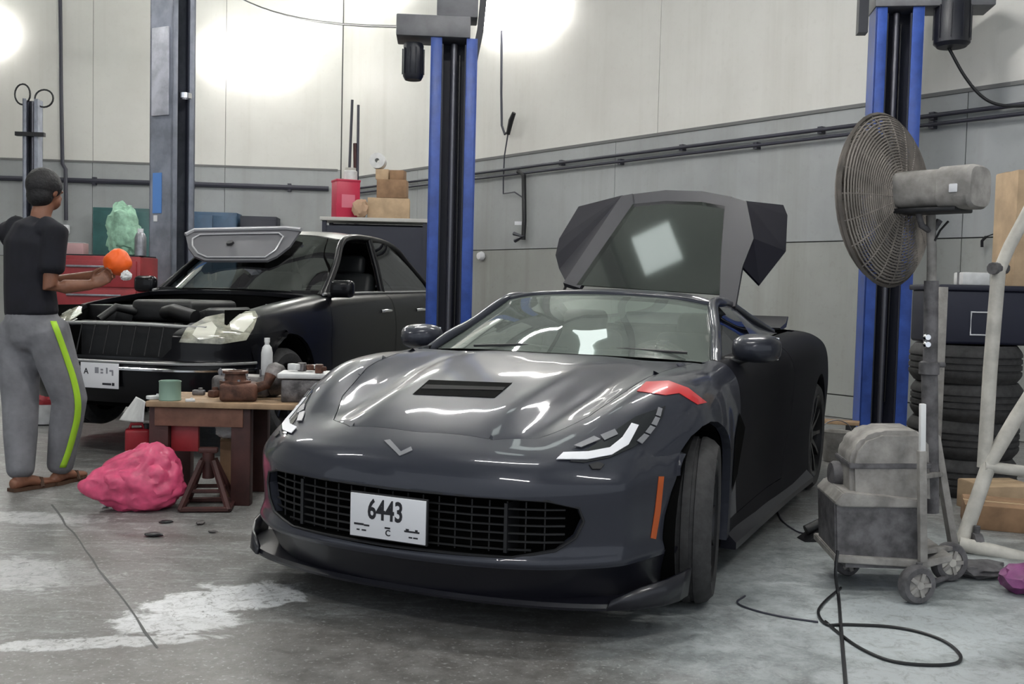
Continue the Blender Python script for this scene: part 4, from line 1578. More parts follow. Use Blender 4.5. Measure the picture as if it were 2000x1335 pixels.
for (c, nm) in ((SF, 'front_wheel'), (SR_, 'rear_wheel')):
    for s in (1, -1):
        make_wheel(nm, sed, (c[0], s * .775, c[1] - .07), .325, .225, .215, 7, s)
    bm = bmesh.new(); A = []
    for k in range(25):
        a = R(-28 + 236 * k / 24)
        A.append((bm.verts.new((c[0] + .36 * math.cos(a), .5, c[1] + .36 * math.sin(a))), bm.verts.new((c[0] + .36 * math.cos(a), .87, c[1] + .36 * math.sin(a)))))
    for p, q in zip(A[:-1], A[1:]): bm.faces.new((p[0], p[1], q[1], q[0]))
    bm.faces.new([p[0] for p in A])
    pair('wheel_liner', bm, M_void, sed)
bm = bmesh.new(); add_box(bm, (4.4, 1.0, .12), (-1.6, 0, .22)); add_box(bm, (2.2, 1.6, .12), (-1.46, 0, .23)); add_box(bm, (.5, .9, .1), (.5, 0, .25))
bm_obj('floor_pan', bm, M_void, sed, False)
# engine bay
bm = bmesh.new()
for (x, y) in ((1, 0),): pass
add_box(bm, (1.25, 1.30, .02), (.03, 0, .40)); add_box(bm, (.02, 1.38, .55), (-.6, 0, .67))
for s in (-1, 1): add_box(bm, (1.1, .02, .46), (.0, s * .70, .63))
bm_obj('engine_bay', bm, M_void, sed, False)
M_eng = mat('engine_black', (0.008, 0.008, 0.009), 0.5, noise=0.3, scale=14)
M_alu = mat('engine_alloy', (0.16, 0.16, 0.16), 0.45, 0.6, noise=0.3, scale=14)
eng = link(bpy.data.objects.new('engine', None), sed)
box('engine_cover', (.62, .52, .16), (-.02, 0, .83), M_eng, eng, bevel=.04, seg=3)
for s in (-1, 1):
    box('valve_cover', (.56, .16, .14), (-.02, s * .34, .78), M_eng, eng, (R(s * 20), 0, 0), .03)
tube('intake_hose', [(.30, .05, .82), (.42, .20, .84), (.46, .40, .80)], .05, M_eng, eng, 10)
tube('coolant_hose', [(.52, -.35, .76), (.40, -.30, .85), (.28, -.22, .82)], .03, M_eng, eng, 8)
box('battery', (.20, .27, .2), (.10, -.56, .76), M_eng, sed, bevel=.01)
box('air_box', (.32, .26, .2), (.25, .56, .76), M_eng, sed, bevel=.03)
lathe('fluid_cap', [(0, .03), (.03, .03), (.035, 0)], M_plate, sed, 12, loc=(-.3, .55, .86))
# front end: radiator, crossbar, bumper trims
box('radiator', (.04, .80, .40), (.62, 0, .56), M_eng, sed)
M_bar = mat('bar_steel', (0.30, 0.30, 0.30), 0.4, 0.5)
tube('crossbar', [(.66, -.62, .735), (.70, -.3, .745), (.71, 0, .748), (.70, .3, .745), (.66, .62, .735)], .014, M_bar, sed, 8)
for k in range(7):
    y = -.33 + .11 * k
    tube('grille_slat', [(.78, y, .54), (.72, y, .74)], .005, M_eng, sed, 5)
for (z, r_, mm) in ((.50, .010, M_bar), (.455, .012, M_chrome)):
    pts = [(x + .026, y, z) for x, y in sp[:8]]
    pts = [(x, -y, zz) for x, y, zz in reversed(pts[1:])] + pts
    tube('bumper_trim', pts, r_, mm, sed, 6)
pts = [(x - .04, y, .36) for x, y in sp[:5]]
# headlamps
fs_ = lambda c: c.x > .1 and c.y > .3
M_hlg = mat('headlamp_glass', (0.34, 0.335, 0.27), 0.12, coat=1.0, noise=0.45, scale=9)
M_hlw = mat('headlamp_bright', (0.72, 0.71, 0.62), 0.15, coat=1.0)
h2 = decal('headlight', [[(350, 668), (364, 642), (402, 620), (450, 610), (498, 608), (503, 618), (494, 642), (480, 664), (430, 672)]], M_hlg, sed, .006, ref=sref, pred=fs_, both=True, CINV=SINV)
h3 = decal('lamp_bulb', [[(446, 618), (492, 613), (494, 628), (474, 650), (450, 646)]], M_hlw, None, .012, ref=sref, pred=fs_, both=True, rim=.004, CINV=SINV)
for a, b in zip(h3, h2): a.parent = b
h4 = decal('lamp_bulb', [[(376, 655), (386, 638), (414, 630), (424, 642), (416, 660), (390, 664)]], M_hlw, None, .010, ref=sref, pred=fs_, both=True, rim=.004, CINV=SINV)
for a, b in zip(h4, h2): a.parent = b
# cabin
W = [[(-.56, 0, 1.0), (-.58, .25, 1.0), (-.66, .52, .99), (-.82, .735, .972)],
     [(-.96, 0, 1.265), (-.98, .24, 1.261), (-1.03, .46, 1.245), (-1.14, .655, 1.22)],
     [(-1.36, 0, 1.48), (-1.37, .2, 1.477), (-1.40, .40, 1.465), (-1.47, .565, 1.44)]]
RO = [W[2], [(-1.9, 0, 1.54), (-1.9, .2, 1.537), (-1.9, .4, 1.523), (-1.92, .575, 1.48)], [(-2.62, 0, 1.505), (-2.62, .2, 1.50), (-2.62, .38, 1.48), (-2.6, .55, 1.435)]]
RG = [RO[2], [(-2.95, 0, 1.34), (-2.95, .22, 1.335), (-2.94, .44, 1.31), (-2.9, .63, 1.25)], [(-3.3, 0, 1.06), (-3.3, .25, 1.06), (-3.28, .5, 1.05), (-3.2, .72, 1.03)]]
M_sws = glass('sedan_glass', (0.22, 0.25, 0.24), 0.5)
bm = bmesh.new(); grid_bm(bm, full_grid(W, 6, 5)); bmesh.ops.recalc_face_normals(bm, faces=bm.faces); bm_obj('windscreen', bm, M_sws, sed, True, 60)
bm = bmesh.new(); grid_bm(bm, full_grid(RO, 6, 5)); bmesh.ops.recalc_face_normals(bm, faces=bm.faces); solidify(bm_obj('roof', bm, M_paintb, sed, True, 60), .03)
bm = bmesh.new(); grid_bm(bm, full_grid(RG, 6, 5)); bmesh.ops.recalc_face_normals(bm, faces=bm.faces); bm_obj('rear_screen', bm, M_wd, sed, True, 60)
rl = catmull([(-.76, .775, .95), (-1.14, .69, 1.215), (-1.47, .60, 1.44), (-1.92, .60, 1.48), (-2.6, .575, 1.435), (-2.9, .645, 1.25), (-3.22, .74, 1.02)], 5)
bm = bmesh.new(); add_tube(bm, rl, .03, 8); pair('roof_pillar', bm, M_paintb, sed, angle=60)
bm = bmesh.new(); add_tube(bm, [(-1.93, .765, .99), (-1.96, .70, 1.2), (-1.98, .605, 1.475)], .035, 8); pair('door_pillar', bm, M_paintb, sed, angle=60)
s2 = [[(-1.97, .775, 1.0), (-2.4, .772, 1.005), (-2.85, .765, 1.01), (-3.1, .755, 1.02)], [(-1.98, .70, 1.23), (-2.4, .69, 1.24), (-2.75, .68, 1.23), (-2.98, .69, 1.17)], [(-2.0, .605, 1.465), (-2.35, .60, 1.455), (-2.6, .585, 1.42), (-2.85, .63, 1.29)]]
bm = bmesh.new(); grid_bm(bm, grid_surface([[Vector(p) for p in r] for r in s2], 4, 4)); pair('side_window', bm, glass('sedan_side_glass', (.08, .085, .09), .45), sed, angle=60)
bm = bmesh.new()
add_tube(bm, [(-.72, .79, .972), (-1.4, .785, .985), (-2.2, .785, .995), (-3.0, .775, 1.005)], .012, 6)
pair('window_trim', bm, M_bar, sed, angle=60)
for s in (-1, 1):
    mi = link(bpy.data.objects.new('side_mirror', None), sed); mi.location = (-.80, s * .92, 1.02)
    box('mirror_cap', (.10, .20, .14), (0, 0, 0), M_paintb, mi, bevel=.04, seg=3)
    tube('mirror_stalk', [(0, -s * .05, -.04), (0, -s * .14, -.06)], .025, M_black, mi, 8)
tb = bmesh.new()
add_box(tb, (2.3, 1.4, .02), (-1.9, 0, .35)); add_box(tb, (.35, 1.4, .2), (-.85, 0, .90)); add_box(tb, (.02, 1.4, .6), (-3.0, 0, .7))
for s in (-1, 1): add_box(tb, (2.3, .02, .6), (-1.9, s * .74, .65))
bm_obj('cabin_tub', tb, M_dark, sed, False)
for s in (-1, 1):
    seat = link(bpy.data.objects.new('seat', None), sed); seat.location = (-1.75, s * .38, .40)
    box('seat_cushion', (.52, .52, .18), (.08, 0, .10), M_seat, seat, (0, R(-8), 0), .05, 3)
    box('seat_back', (.16, .52, .62), (-.24, 0, .46), M_seat, seat, (0, R(-16), 0), .06, 3)
    box('headrest', (.10, .28, .18), (-.34, 0, .84), M_seat, seat, (0, R(-10), 0), .04, 3)
box('rear_bench', (.5, 1.3, .5), (-2.7, 0, .60), M_seat, sed, bevel=.08, seg=3)
# pale panel lying across the top of the windscreen
def ws_pt(px, py, off=.05):
    P0, n = Vector((-1.16, 0, 1.372)), Vector((.48, 0, .80)).normalized()
    e = SINV @ EYE; d = SINV.to_3x3() @ ray(px, py)
    q = P0 + n * off
    return e + d * ((q - e).dot(n) / d.dot(n))


M_shade = mat('shade_grey', (0.085, 0.085, 0.095), 0.5, 0.2)
M_edge = mat('shade_edge', (0.38, 0.38, 0.40), 0.35, 0.2)
out_ = [(362, 458), (380, 449), (470, 447), (560, 445), (588, 448), (566, 480), (540, 500), (522, 508), (400, 508), (380, 500), (368, 484)]
sh = sheet('windscreen_shade', [ws_pt(*p) for p in out_], M_shade, sed, .02)
sh['label'] = 'grey panel with pale rounded border across the top of the windscreen'
inn = [(376, 466), (390, 458), (470, 456), (545, 455), (553, 462), (538, 488), (518, 502), (404, 502), (386, 494), (376, 480)]
tube('pale_border', [ws_pt(*p, .058) for p in inn], .008, M_edge, sh, 6, True)
tube('top_edge', [ws_pt(*p, .06) for p in out_[:5]], .018, M_edge, sh, 6)
q = ws_pt(450, 476, .06)
lathe('latch', [(0, .02), (.03, .02), (.035, 0)], M_black, sh, 12, loc=q, rot=(0, R(32), 0))
# number plate
pl = link(bpy.data.objects.new('number_plate', None), sed)
Mp = Matrix(((0, 0, 1, .915), (1, 0, 0, -.03), (0, 1, 0, .405), (0, 0, 0, 1)))
bm = bmesh.new(); add_box(bm, (.30, .17, .008), (0, 0, 0), bevel=.002); bmesh.ops.transform(bm, matrix=Mp, verts=bm.verts); bm_obj('plate_sheet', bm, M_plate, pl)
text_obj('plate_letter', 'A', .055, M_ink, pl, Mp @ Matrix.Translation((-.105, .025, .0045)), bold=.0008)
M_ink2 = mat('plate_ink_faded', (0.25, 0.25, 0.28), 0.6)
for (x, y, w, h) in ((-.02, .035, .03, .04), (.02, .04, .02, .012), (.02, .02, .02, .012), (.06, .035, .012, .04), (.095, .035, .03, .012), (.105, .018, .012, .03), (.06, -.055, .07, .014), (.11, -.055, .02, .02)):
    bm = bmesh.new(); add_box(bm, (w, h, .001), (x, y, .0046)); bmesh.ops.transform(bm, matrix=Mp, verts=bm.verts)
    bm_obj('plate_mark', bm, M_ink2 if y > 0 else M_ink, pl, False)
# lift arms reaching under the sedan
def arm(post, tgt, m):
    M_ = post.matrix_world.inverted()
    bpy.context.view_layer.update()
    M_ = post.matrix_world.inverted()
    a = Vector((0, -.10, .22)); b = M_ @ Vector(tgt)
    b.z = .22
    d = b - a
    bm = bmesh.new()
    add_box(bm, (d.length, .12, .09), M=Matrix.Translation((a + b) / 2) @ Matrix.Rotation(math.atan2(d.y, d.x), 4, 'Z'), bevel=.006)
    o = bm_obj('swing_arm', bm, m, post)
    lathe('arm_pad', [(0, 0), (.05, 0), (.05, .06), (.06, .06), (.06, .083), (0, .083)], M_rubber, o, 16, loc=(b.x, b.y, .26))


for (x, y) in ((-.85, .60), (-2.1, .60)):
    arm(pm, sed.matrix_world @ Vector((x, y, 0)), M_blue)
for (x, y) in ((-1.2, -.60), (-2.2, -.60)):
    arm(pg, sed.matrix_world @ Vector((x, y, 0)), M_bluegrey)
# ------------------------------------------------------------------ small builders
from mathutils import noise as mnoise
M_card = mat('cardboard', (0.25, 0.15, 0.085), 0.8, noise=0.2, scale=6)
M_card2 = mat('cardboard_pale', (0.42, 0.30, 0.19), 0.8, noise=0.15, scale=6)
M_wood = mat('bench_wood', (0.30, 0.20, 0.12), 0.7, noise=0.3, scale=5)
M_dwood = mat('dark_red_wood', (0.050, 0.016, 0.014), 0.6, noise=0.3, scale=6)
M_rust = mat('rusty_casting', (0.10, 0.045, 0.03), 0.65, 0.2, noise=0.5, scale=14, bump=0.3)
M_alloy = mat('dirty_alloy', (0.13, 0.12, 0.12), 0.5, 0.5, noise=0.5, scale=16, bump=0.3)
M_redp = mat('red_plastic', (0.26, 0.012, 0.02), 0.4)
M_redm = mat('red_machine', (0.28, 0.025, 0.03), 0.45, noise=0.2, scale=5)
M_pink = mat('pink_bag', (0.62, 0.075, 0.17), 0.4, noise=0.25, scale=9, coat=0.2)
M_wplas = mat('white_plastic', (0.60, 0.60, 0.60), 0.45, noise=0.1, scale=12)
M_greenc = mat('can_green', (0.20, 0.30, 0.24), 0.45)
M_dust = mat('dusty_metal', (0.27, 0.255, 0.24), 0.75, noise=0.3, scale=9, bump=0.2)
M_dustd = mat('dusty_dark', (0.105, 0.10, 0.105), 0.7, noise=0.4, scale=14, bump=0.2)
M_cage = mat('dusty_cage', (0.20, 0.178, 0.158), 0.85, noise=0.3, scale=8)
M_offw = mat('dusty_white', (0.48, 0.46, 0.42), 0.55, noise=0.15, scale=10)
M_teal = mat('teal_paint', (0.025, 0.085, 0.085), 0.5, noise=0.2, scale=3)
M_bluec = mat('blue_cabinet', (0.03, 0.07, 0.13), 0.5, noise=0.2, scale=3)
M_green = mat('green_bag', (0.27, 0.46, 0.33), 0.55, noise=0.3, scale=14)
M_navy = mat('navy_bin', (0.009, 0.010, 0.024), 0.5)
M_purple = mat('purple_bag', (0.20, 0.05, 0.16), 0.5, noise=0.3, scale=10)


def crumple(name, size, amp, freq, m, parent=None, seed=0, sub=4, flat=True, loc=(0, 0, 0), pinch=None):
    """crumpled bag: a sphere pushed about by noise, sitting flat on z = 0"""
    bm = bmesh.new()
    bmesh.ops.create_icosphere(bm, subdivisions=sub, radius=1.0)
    for v in bm.verts:
        n = v.co.normalized()
        o = Vector((seed * 3.1, seed * 1.7, seed))
        k = 1 + amp * mnoise.noise(n * freq + o) + amp * .8 * abs(mnoise.noise(n * freq * 2.3 + o)) - amp * .35 * abs(mnoise.noise(n * freq * 4.6 + o)) + amp * .12 * mnoise.noise(n * freq * 6 + o)
        p = n * k
        if pinch: p = pinch(p)
        v.co = Vector((p.x * size[0] / 2, p.y * size[1] / 2, p.z * size[2] / 2))
    z0 = min(v.co.z for v in bm.verts)
    cut = z0 + size[2] * .06
    for v in bm.verts:
        if flat and v.co.z < cut: v.co.z = cut
        v.co.z -= cut if flat else 0
    o = bm_obj(name, bm, m, parent, True, 30)
    o.location = loc
    return o


def carton(label, size, loc, rotz, m, group=None, name='carton'):
    """closed cardboard box with flap seam and tape"""
    t = thing(name, label, 'box', loc, rotz, group)
    box('box_body', size, (0, 0, size[2] / 2), m, t, bevel=.004)
    box('tape', (size[0] * 1.003, .05, .002), (0, 0, size[2] + .001), M_card2, t)
    box('flap', (size[0] * .98, size[1] * .46, .004), (0, size[1] * .25, size[2] + .002), m, t)
    return t


# ------------------------------------------------------------------ workbench with engine parts
BY0, BY1 = 5.52, 6.05
zt = aty(400, 786, BY0).z
xl, xr = aty(284, 786, BY0).x, aty(600, 786, BY0).x
bench = thing('workbench', 'low worn wooden workbench with dark legs left of the grey sports car', 'table', ((xl + xr) / 2, (BY0 + BY1) / 2, 0))
bw_, bd_ = xr - xl, BY1 - BY0
for k in range(4):
    box('top_plank', (bw_, bd_ / 4 - .004, .03), (0, -bd_ / 2 + bd_ / 4 * (k + .5), zt - .015), M_wood, bench, bevel=.003)
lx = (aty(446, 900, BY0).x + aty(486, 900, BY0).x) / 2 - (xl + xr) / 2
for x in (-bw_ / 2 + .06, lx):
    for y in (-bd_ / 2 + .07, bd_ / 2 - .07):
        box('leg', (.105, .07, zt - .03), (x, y, (zt - .03) / 2), M_dwood, bench, bevel=.004)
box('apron', (bw_ * .55, .025, .10), (-bw_ * .18, -bd_ / 2 + .04, zt - .085), mat('apron_wood', (0.17, 0.08, 0.055), 0.7, noise=0.3, scale=6), bench, bevel=.003)
box('side_board', (.15, .03, .16), (-bw_ / 2 + .19, -bd_ / 2 + .09, zt - .20), M_redm, bench, bevel=.003)

g = gnd(332, 781, zt)
can = thing('paint_can', 'pale green tin can standing on the workbench', 'can', (g.x, g.y, zt))
lathe('can_body', [(0, 0), (.058, 0), (.06, .004), (.058, .008), (.058, .098), (.06, .102), (.06, .106), (.055, .106), (.054, .02), (0, .02)], M_greenc, can, 24)
lathe('lid', [(0, .098), (.05, .098), (.053, .107), (.056, .108)], M_greenc, can, 24)

# rusty casting: two cylinders, flanges and bolts on a block
g = gnd(455, 786, zt)
cst = thing('engine_casting', 'rust-brown engine casting lying on the workbench', 'engine part', (g.x, g.y + .12, zt), R(12))
box('block', (.20, .18, .10), (0, 0, .05), M_rust, cst, bevel=.02, seg=3)
lathe('flange', [(0, 0), (.085, 0), (.085, .02), (.06, .025), (.055, .06), (.07, .062), (.07, .075), (.04, .075), (.035, .03), (0, .03)], M_rust, cst, 20, loc=(-.02, 0, .09))
tube('pipe', [(.09, 0, .07), (.15, 0, .09), (.17, .02, .14)], [.03, .028, .034], M_rust, cst, 12)
for k in range(5):
    a = 2 * math.pi * k / 5
    lathe('bolt', [(0, .012), (.009, .012), (.009, 0)], M_steel, cst, 6, loc=(-.02 + .072 * math.cos(a), .072 * math.sin(a), .108))
g2 = aty(505, 740, 5.95)
gb = thing('gearbox_part', 'grey dirty gearbox housing on the rear of the workbench', 'engine part', (g2.x - .07, 5.92, zt), R(-8))
box('housing', (.34, .20, .12), (0, 0, .06), M_alloy, gb, bevel=.03, seg=3)
lathe('bell', [(.02, 0), (.09, 0), (.10, .03), (.085, .07), (.05, .09), (0, .09)], M_alloy, gb, 24, axis='X', loc=(.15, 0, .10))
lathe('gear', [(0, 0), (.05, 0), (.055, .015), (.05, .03), (.02, .03), (0, .03)], M_steel, gb, 16, loc=(-.10, -.02, .12))
for k in range(4): tube('stud', [(-.12 + .08 * k, -.07, .11), (-.12 + .08 * k, -.07, .16)], .006, M_steel, gb, 6)
g3 = aty(575, 715, 5.80)
tr_ = thing('parts_tray', 'pale tray of loose parts at the sports-car end of the workbench', 'tray', (g3.x + .075, 5.74, zt), R(5))
tz = aty(575, 722, 5.80).z - zt
box('tray_stack', (.24, .22, max(.02, tz - .04)), (0, 0, max(.02, tz - .04) / 2), M_alloy, tr_, bevel=.01)
box('tray', (.28, .24, .03), (0, 0, tz - .02), M_wplas, tr_, bevel=.008)
rnd = random.Random(3)
for k in range(7):
    box('loose_part', (rnd.uniform(.03, .07), rnd.uniform(.03, .05), rnd.uniform(.02, .05)), (rnd.uniform(-.11, .11), rnd.uniform(-.08, .08), tz + .02), rnd.choice([M_rust, M_alloy, M_wplas]), tr_, (0, 0, rnd.uniform(0, 3)), .006)
# bottle standing on the gearbox housing
gz = aty(528, 700, 5.95)
bt = thing('oil_bottle', 'small white bottle standing on the parts at the rear of the workbench', 'bottle', (gz.x - .02, 5.95, zt + .12))
bh = aty(528, 660, 5.93).z - zt - .12
lathe('bottle_body', [(0, 0), (.03, 0), (.033, .006), (.033, bh * .6), (.026, bh * .75), (.013, bh * .82), (.013, bh * .9)], M_wplas, bt, 20)
lathe('cap', [(.016, bh * .88), (.016, bh), (0, bh)], M_wplas, bt, 16)
# small bits on the bench
for k, (px, py, sx, sy, sz, m_, lb) in enumerate(((385, 772, .07, .04, .03, M_alloy, 'grey bracket lying between can and casting on the workbench'), (368, 785, .05, .03, .015, M_wplas, 'small white part lying in front of the can on the workbench'),
                                                 (300, 780, .09, .05, .02, M_wplas, 'folded white rag at the left end of the workbench'), (415, 776, .06, .05, .04, M_rust, 'small brown bearing beside the casting on the workbench'))):
    q = gnd(px, py, zt)
    t = thing('loose_part', lb, 'engine part', (q.x, q.y + .03, zt), .4 * k)
    box('part_body', (sx, sy, sz), (0, 0, sz / 2), m_, t, bevel=min(sx, sy, sz) * .25)
    lathe('boss', [(0, sz * 1.4), (sz * .4, sz * 1.4), (sz * .5, sz * .9)], m_, t, 10, loc=(sx * .15, 0, 0))
# white sheet hanging off the left end
P_ = [[(284, 784, 5.55), (276, 779, 5.75), (266, 774, 5.95)], [(282, 796, 5.55), (270, 792, 5.75), (256, 788, 5.95)], [(281, 810, 5.55), (262, 808, 5.75), (244, 804, 5.95)], [(280, 824, 5.55), (256, 823, 5.75), (233, 820, 5.95)]]
gp = []
for i, r_ in enumerate(P_):
    gp.append([aty(*p) for p in r_])
for r_ in gp:
    for v in r_: v.x = min(v.x, xl - .006)
bm = bmesh.new(); grid_bm(bm, grid_surface(gp, 5, 5))
sh_ = bm_obj('plastic_sheet', bm, M_wplas, None, True, 60); solidify(sh_, .003, 0)
tag(sh_, 'white plastic sheet drooping off the left end of the workbench', 'sheet')

# under and before the bench
g = gnd(268, 892)
jc = thing('jerry_can', 'red plastic jerry can behind the pink bag', 'can', (g.x, g.y, 0), R(20))
hj = aty(268, 824, g.y).z
box('can_body', (.16, .12, hj * .82), (0, 0, hj * .41), M_redp, jc, bevel=.02, seg=3)
tube('handle', [(-.05, 0, hj * .82), (-.04, 0, hj * .95), (.03, 0, hj * .95), (.045, 0, hj * .82)], .011, M_redp, jc, 8)
lathe('cap', [(.02, 0), (.02, .035), (0, .035)], M_black, jc, 14, loc=(.06, 0, hj * .81))

g = gnd(286, 992)
pb = crumple('plastic_bag', (.48, .25, .35), .26, 0.9, M_pink, None, 4, 5, True, (g.x - .02, g.y - .03, 0),
             lambda p: Vector((p.x * (1 - .10 * p.z), p.y * (1 - .15 * p.z), p.z * (1.0 + .45 * p.x) if p.z > 0 else p.z)))
pb.rotation_euler = (0, 0, R(10))
tag(pb, 'crumpled pink plastic bag on the floor before the workbench', 'bag')

g = gnd(388, 998)
js = thing('jack_stand', 'dark red steel jack stand on the floor beside the pink bag', 'stand', (g.x + .02, g.y + .10, 0), R(8))
hs_ = aty(388, 872, g.y + .14).z
b_ = .125
for x in (-1, 1):
    for y in (-1, 1):
        tube('leg', [(x * b_, y * b_, .012), (x * .03, y * .03, hs_ * .8)], .018, M_dwood, js, 6)
for (p, q) in (((-b_, -b_), (b_, -b_)), ((b_, -b_), (b_, b_)), ((b_, b_), (-b_, b_)), ((-b_, b_), (-b_, -b_))):
    tube('foot_bar', [(p[0], p[1], .016), (q[0], q[1], .016)], .015, M_dwood, js, 6)
    tube('brace', [(p[0] * .6, p[1] * .6, hs_ * .32), (q[0] * .6, q[1] * .6, hs_ * .32)], .011, M_dwood, js, 6)
lathe('post', [(.032, hs_ * .5), (.032, hs_ * .93), (.025, hs_ * .93), (.025, hs_ * .5)], M_dwood, js, 16, close=True)
box('saddle', (.10, .05, .03), (0, 0, hs_ * .97), M_dwood, js, bevel=.008)

g = gnd(424, 985)
c1 = carton('tall brown carton under the workbench, before the right leg', (.12, .12, aty(424, 872, g.y).z), (g.x, g.y + .27, 0), R(15), M_card)
wz = aty(424, 872, g.y).z
wb_ = crumple('crumpled_wrap', (.17, .13, .10), .25, 2.2, M_wplas, None, 9, 4, True, (g.x, g.y + .27, wz + .006))
tag(wb_, 'crumpled white plastic wrap on top of the tall carton', 'plastic wrap')

# debris on the floor
dbr = [(300, 1047, .09, .05, .02, M_black, 'black scrap of plastic on the floor before the pink bag'), (325, 1021, .07, .03, .015, M_black, 'thin dark strip on the floor near the jack stand'),
       (392, 1024, .05, .03, .02, M_alloy, 'grey metal chip on the floor near the jack stand'), (207, 990, .03, .03, .02, M_wplas, 'tiny white cap on the floor left of the pink bag'), (232, 985, .06, .04, .012, M_alloy, 'flat grey chip left of the pink bag'),
       (175, 965, .11, .06, .02, M_dwood, 'dark brown rag on the floor between the man and the pink bag'), (415, 1040, .05, .02, .01, M_alloy, 'small metal strip on the floor before the jack stand')]
for k, (px, py, sx, sy, sz, m_, lb) in enumerate(dbr):
    q = gnd(px, py)
    o = crumple('scrap', (sx, sy, sz), .35, 1.8, m_, None, k + 20, 2, True, (q.x, q.y, 0.001))
    o.rotation_euler = (0, 0, .5 * k)
    tag(o, lb, 'scrap', 'scraps on the floor')

# ------------------------------------------------------------------ things around the black sedan
Yc = 9.3
xa, xb = aty(118, 500, Yc).x, aty(292, 500, Yc).x
zc_ = aty(170, 500, Yc).z
tc = thing('tool_cabinet', 'red steel tool cabinet standing behind the man', 'cabinet', ((xa + xb) / 2, Yc, 0))
cw = xb - xa
box('cabinet_body', (cw, .45, zc_ - .10), (0, 0, (zc_ - .10) / 2 + .10), M_redm, tc, bevel=.01)
for k in range(5):
    dz = (zc_ - .16) / 5
    d = box('drawer', (cw * .92, .02, dz - .02), (0, -.232, .13 + dz * (k + .5)), M_redm, tc, bevel=.005)
    box('handle', (cw * .6, .02, .018), (0, -.018, dz * .25), M_steel, d, bevel=.004)
for x in (-1, 1):
    for y in (-1, 1): lathe('caster', [(0, -.02), (.045, -.02), (.05, 0), (.045, .02), (0, .02)], M_black, tc, 14, axis='X', loc=(x * cw * .4, y * .17, .05))
box('work_mat', (cw * .96, .43, .012), (0, 0, zc_ + .006), M_black, tc)
q = aty(158, 512, 8.98)
wbx_ = thing('white_carton', 'small pale pink carton on top of the red tool cabinet', 'box', (aty(158, 500, Yc).x, Yc - .08, zc_ + .012))
box('box_body', (.16, .12, .10), (0, 0, .05), mat('pale_pink', (0.5, 0.3, 0.3), 0.6), wbx_, bevel=.005)
box('flap', (.16, .06, .004), (0, -.03, .102), M_wplas, wbx_)
gbp = aty(243, 500, Yc)
gbz = aty(238, 418, Yc).z - zc_ - .012
gbag = crumple('green_bag', (.30, .22, gbz * 1.25), .34, 1.25, M_green, None, 13, 4, True, (gbp.x, Yc, zc_ + .012), lambda p: Vector((p.x * (1 - .15 * p.z) - .12 * p.z, p.y, p.z)))
tag(gbag, 'light green net bag standing on the red tool cabinet behind the orange cloth', 'bag')
sc_ = thing('steel_canister', 'small grey canister on the red tool cabinet beside the green bag', 'canister', (aty(286, 500, Yc).x, Yc - .15, zc_ + .012))
lathe('canister_body', [(0, 0), (.05, 0), (.05, .16), (.035, .20), (.02, .21)], M_steel, sc_, 18)
lathe('cap', [(.025, .20), (.025, .24), (0, .24)], M_plate, sc_, 14)

# wall cabinets at the back
for (pa, pb2, pt, m_, lb, nd) in ((190, 304, 408, M_teal, 'dark teal steel cabinet against the back wall, behind the green bag', 2), (376, 468, 416, M_bluec, 'blue steel cabinet against the back wall, right of the grey lift post', 2), (474, 544, 424, M_slot, 'dark grey steel cabinet against the back wall, behind the sedan roof', 1)):
    mid = bw((pa + pb2) / 2, 420, .36)
    wd = (bw(pb2, 420, .36) - bw(pa, 420, .36)).length
    ht = bw((pa + pb2) / 2, pt, .36).z
    t = thing('steel_cabinet', lb, 'cabinet', (mid.x, mid.y, 0), math.atan2(BW_DIR.y, BW_DIR.x) + math.pi)
    box('cabinet_body', (wd, .5, ht), (0, 0, ht / 2), m_, t, bevel=.01)
    for k in range(nd):
        s = 1 if math.cos(t.rotation_euler.z) > 0 else 1
        d = box('door', (wd / nd - .02, .02, ht - .12), (-wd / 2 + wd / nd * (k + .5), -.26, ht / 2), m_, t, bevel=.004)
        box('handle', (.02, .03, .14), (wd / nd * .35 * (1 if k == 0 else -1), -.025, .1), M_steel, d, bevel=.004)

# white basin with red things seen between the man's legs
g = gnd(95, 826)
ba = thing('basin', 'white plastic basin on the floor seen between the man\'s legs', 'basin', (g.x, g.y, 0))
lathe('bowl', [(0, .01), (.16, .01), (.21, .17), (.225, .18), (.22, .165), (.165, .02), (0, .02)], M_wplas, ba, 28)
rb = crumple('red_rag', (.26, .26, .18), .25, 2.2, M_redp, None, 31, 3, True, (g.x, g.y, .125))
tag(rb, 'crumpled red rag lying in the white basin', 'rag')

# ------------------------------------------------------------------ storage rack near the corner
Yk = 13.0
xa, xb = aty(636, 432, Yk).x, aty(838, 432, Yk).x
zk = aty(735, 428, Yk).z
kb = thing('storage_rack', 'dark storage rack with pale top board behind the black sedan', 'rack', ((xa + xb) / 2, Yk, 0))
kw = xb - xa
for x in (-1, 1):
    for y in (-1, 1): box('upright', (.05, .05, zk - .04), (x * (kw / 2 - .03), y * .24, (zk - .04) / 2), M_slot, kb)
box('back_panel', (kw - .02, .01, zk - .05), (0, .26, (zk - .05) / 2), M_slot, kb)
box('door_panel', (kw - .08, .012, zk * .5), (0, -.24, zk * .70), M_slot, kb)
for z in (.15, .75, 1.35): box('shelf', (kw - .04, .5, .03), (0, 0, z), M_slot, kb)
box('top_board', (kw + .04, .58, .045), (0, 0, zk - .0225), mat('pale_board', (0.45, 0.44, 0.42), 0.6), kb, bevel=.006)
M_redb = mat('red_drum', (0.45, 0.02, 0.06), 0.4)
def on_rack(px0, px1, pt, pbm=None):
    x0, x1 = aty(px0, 400, Yk).x, aty(px1, 400, Yk).x
    return (x0 + x1) / 2, x1 - x0, aty((px0 + px1) / 2, pt, Yk).z


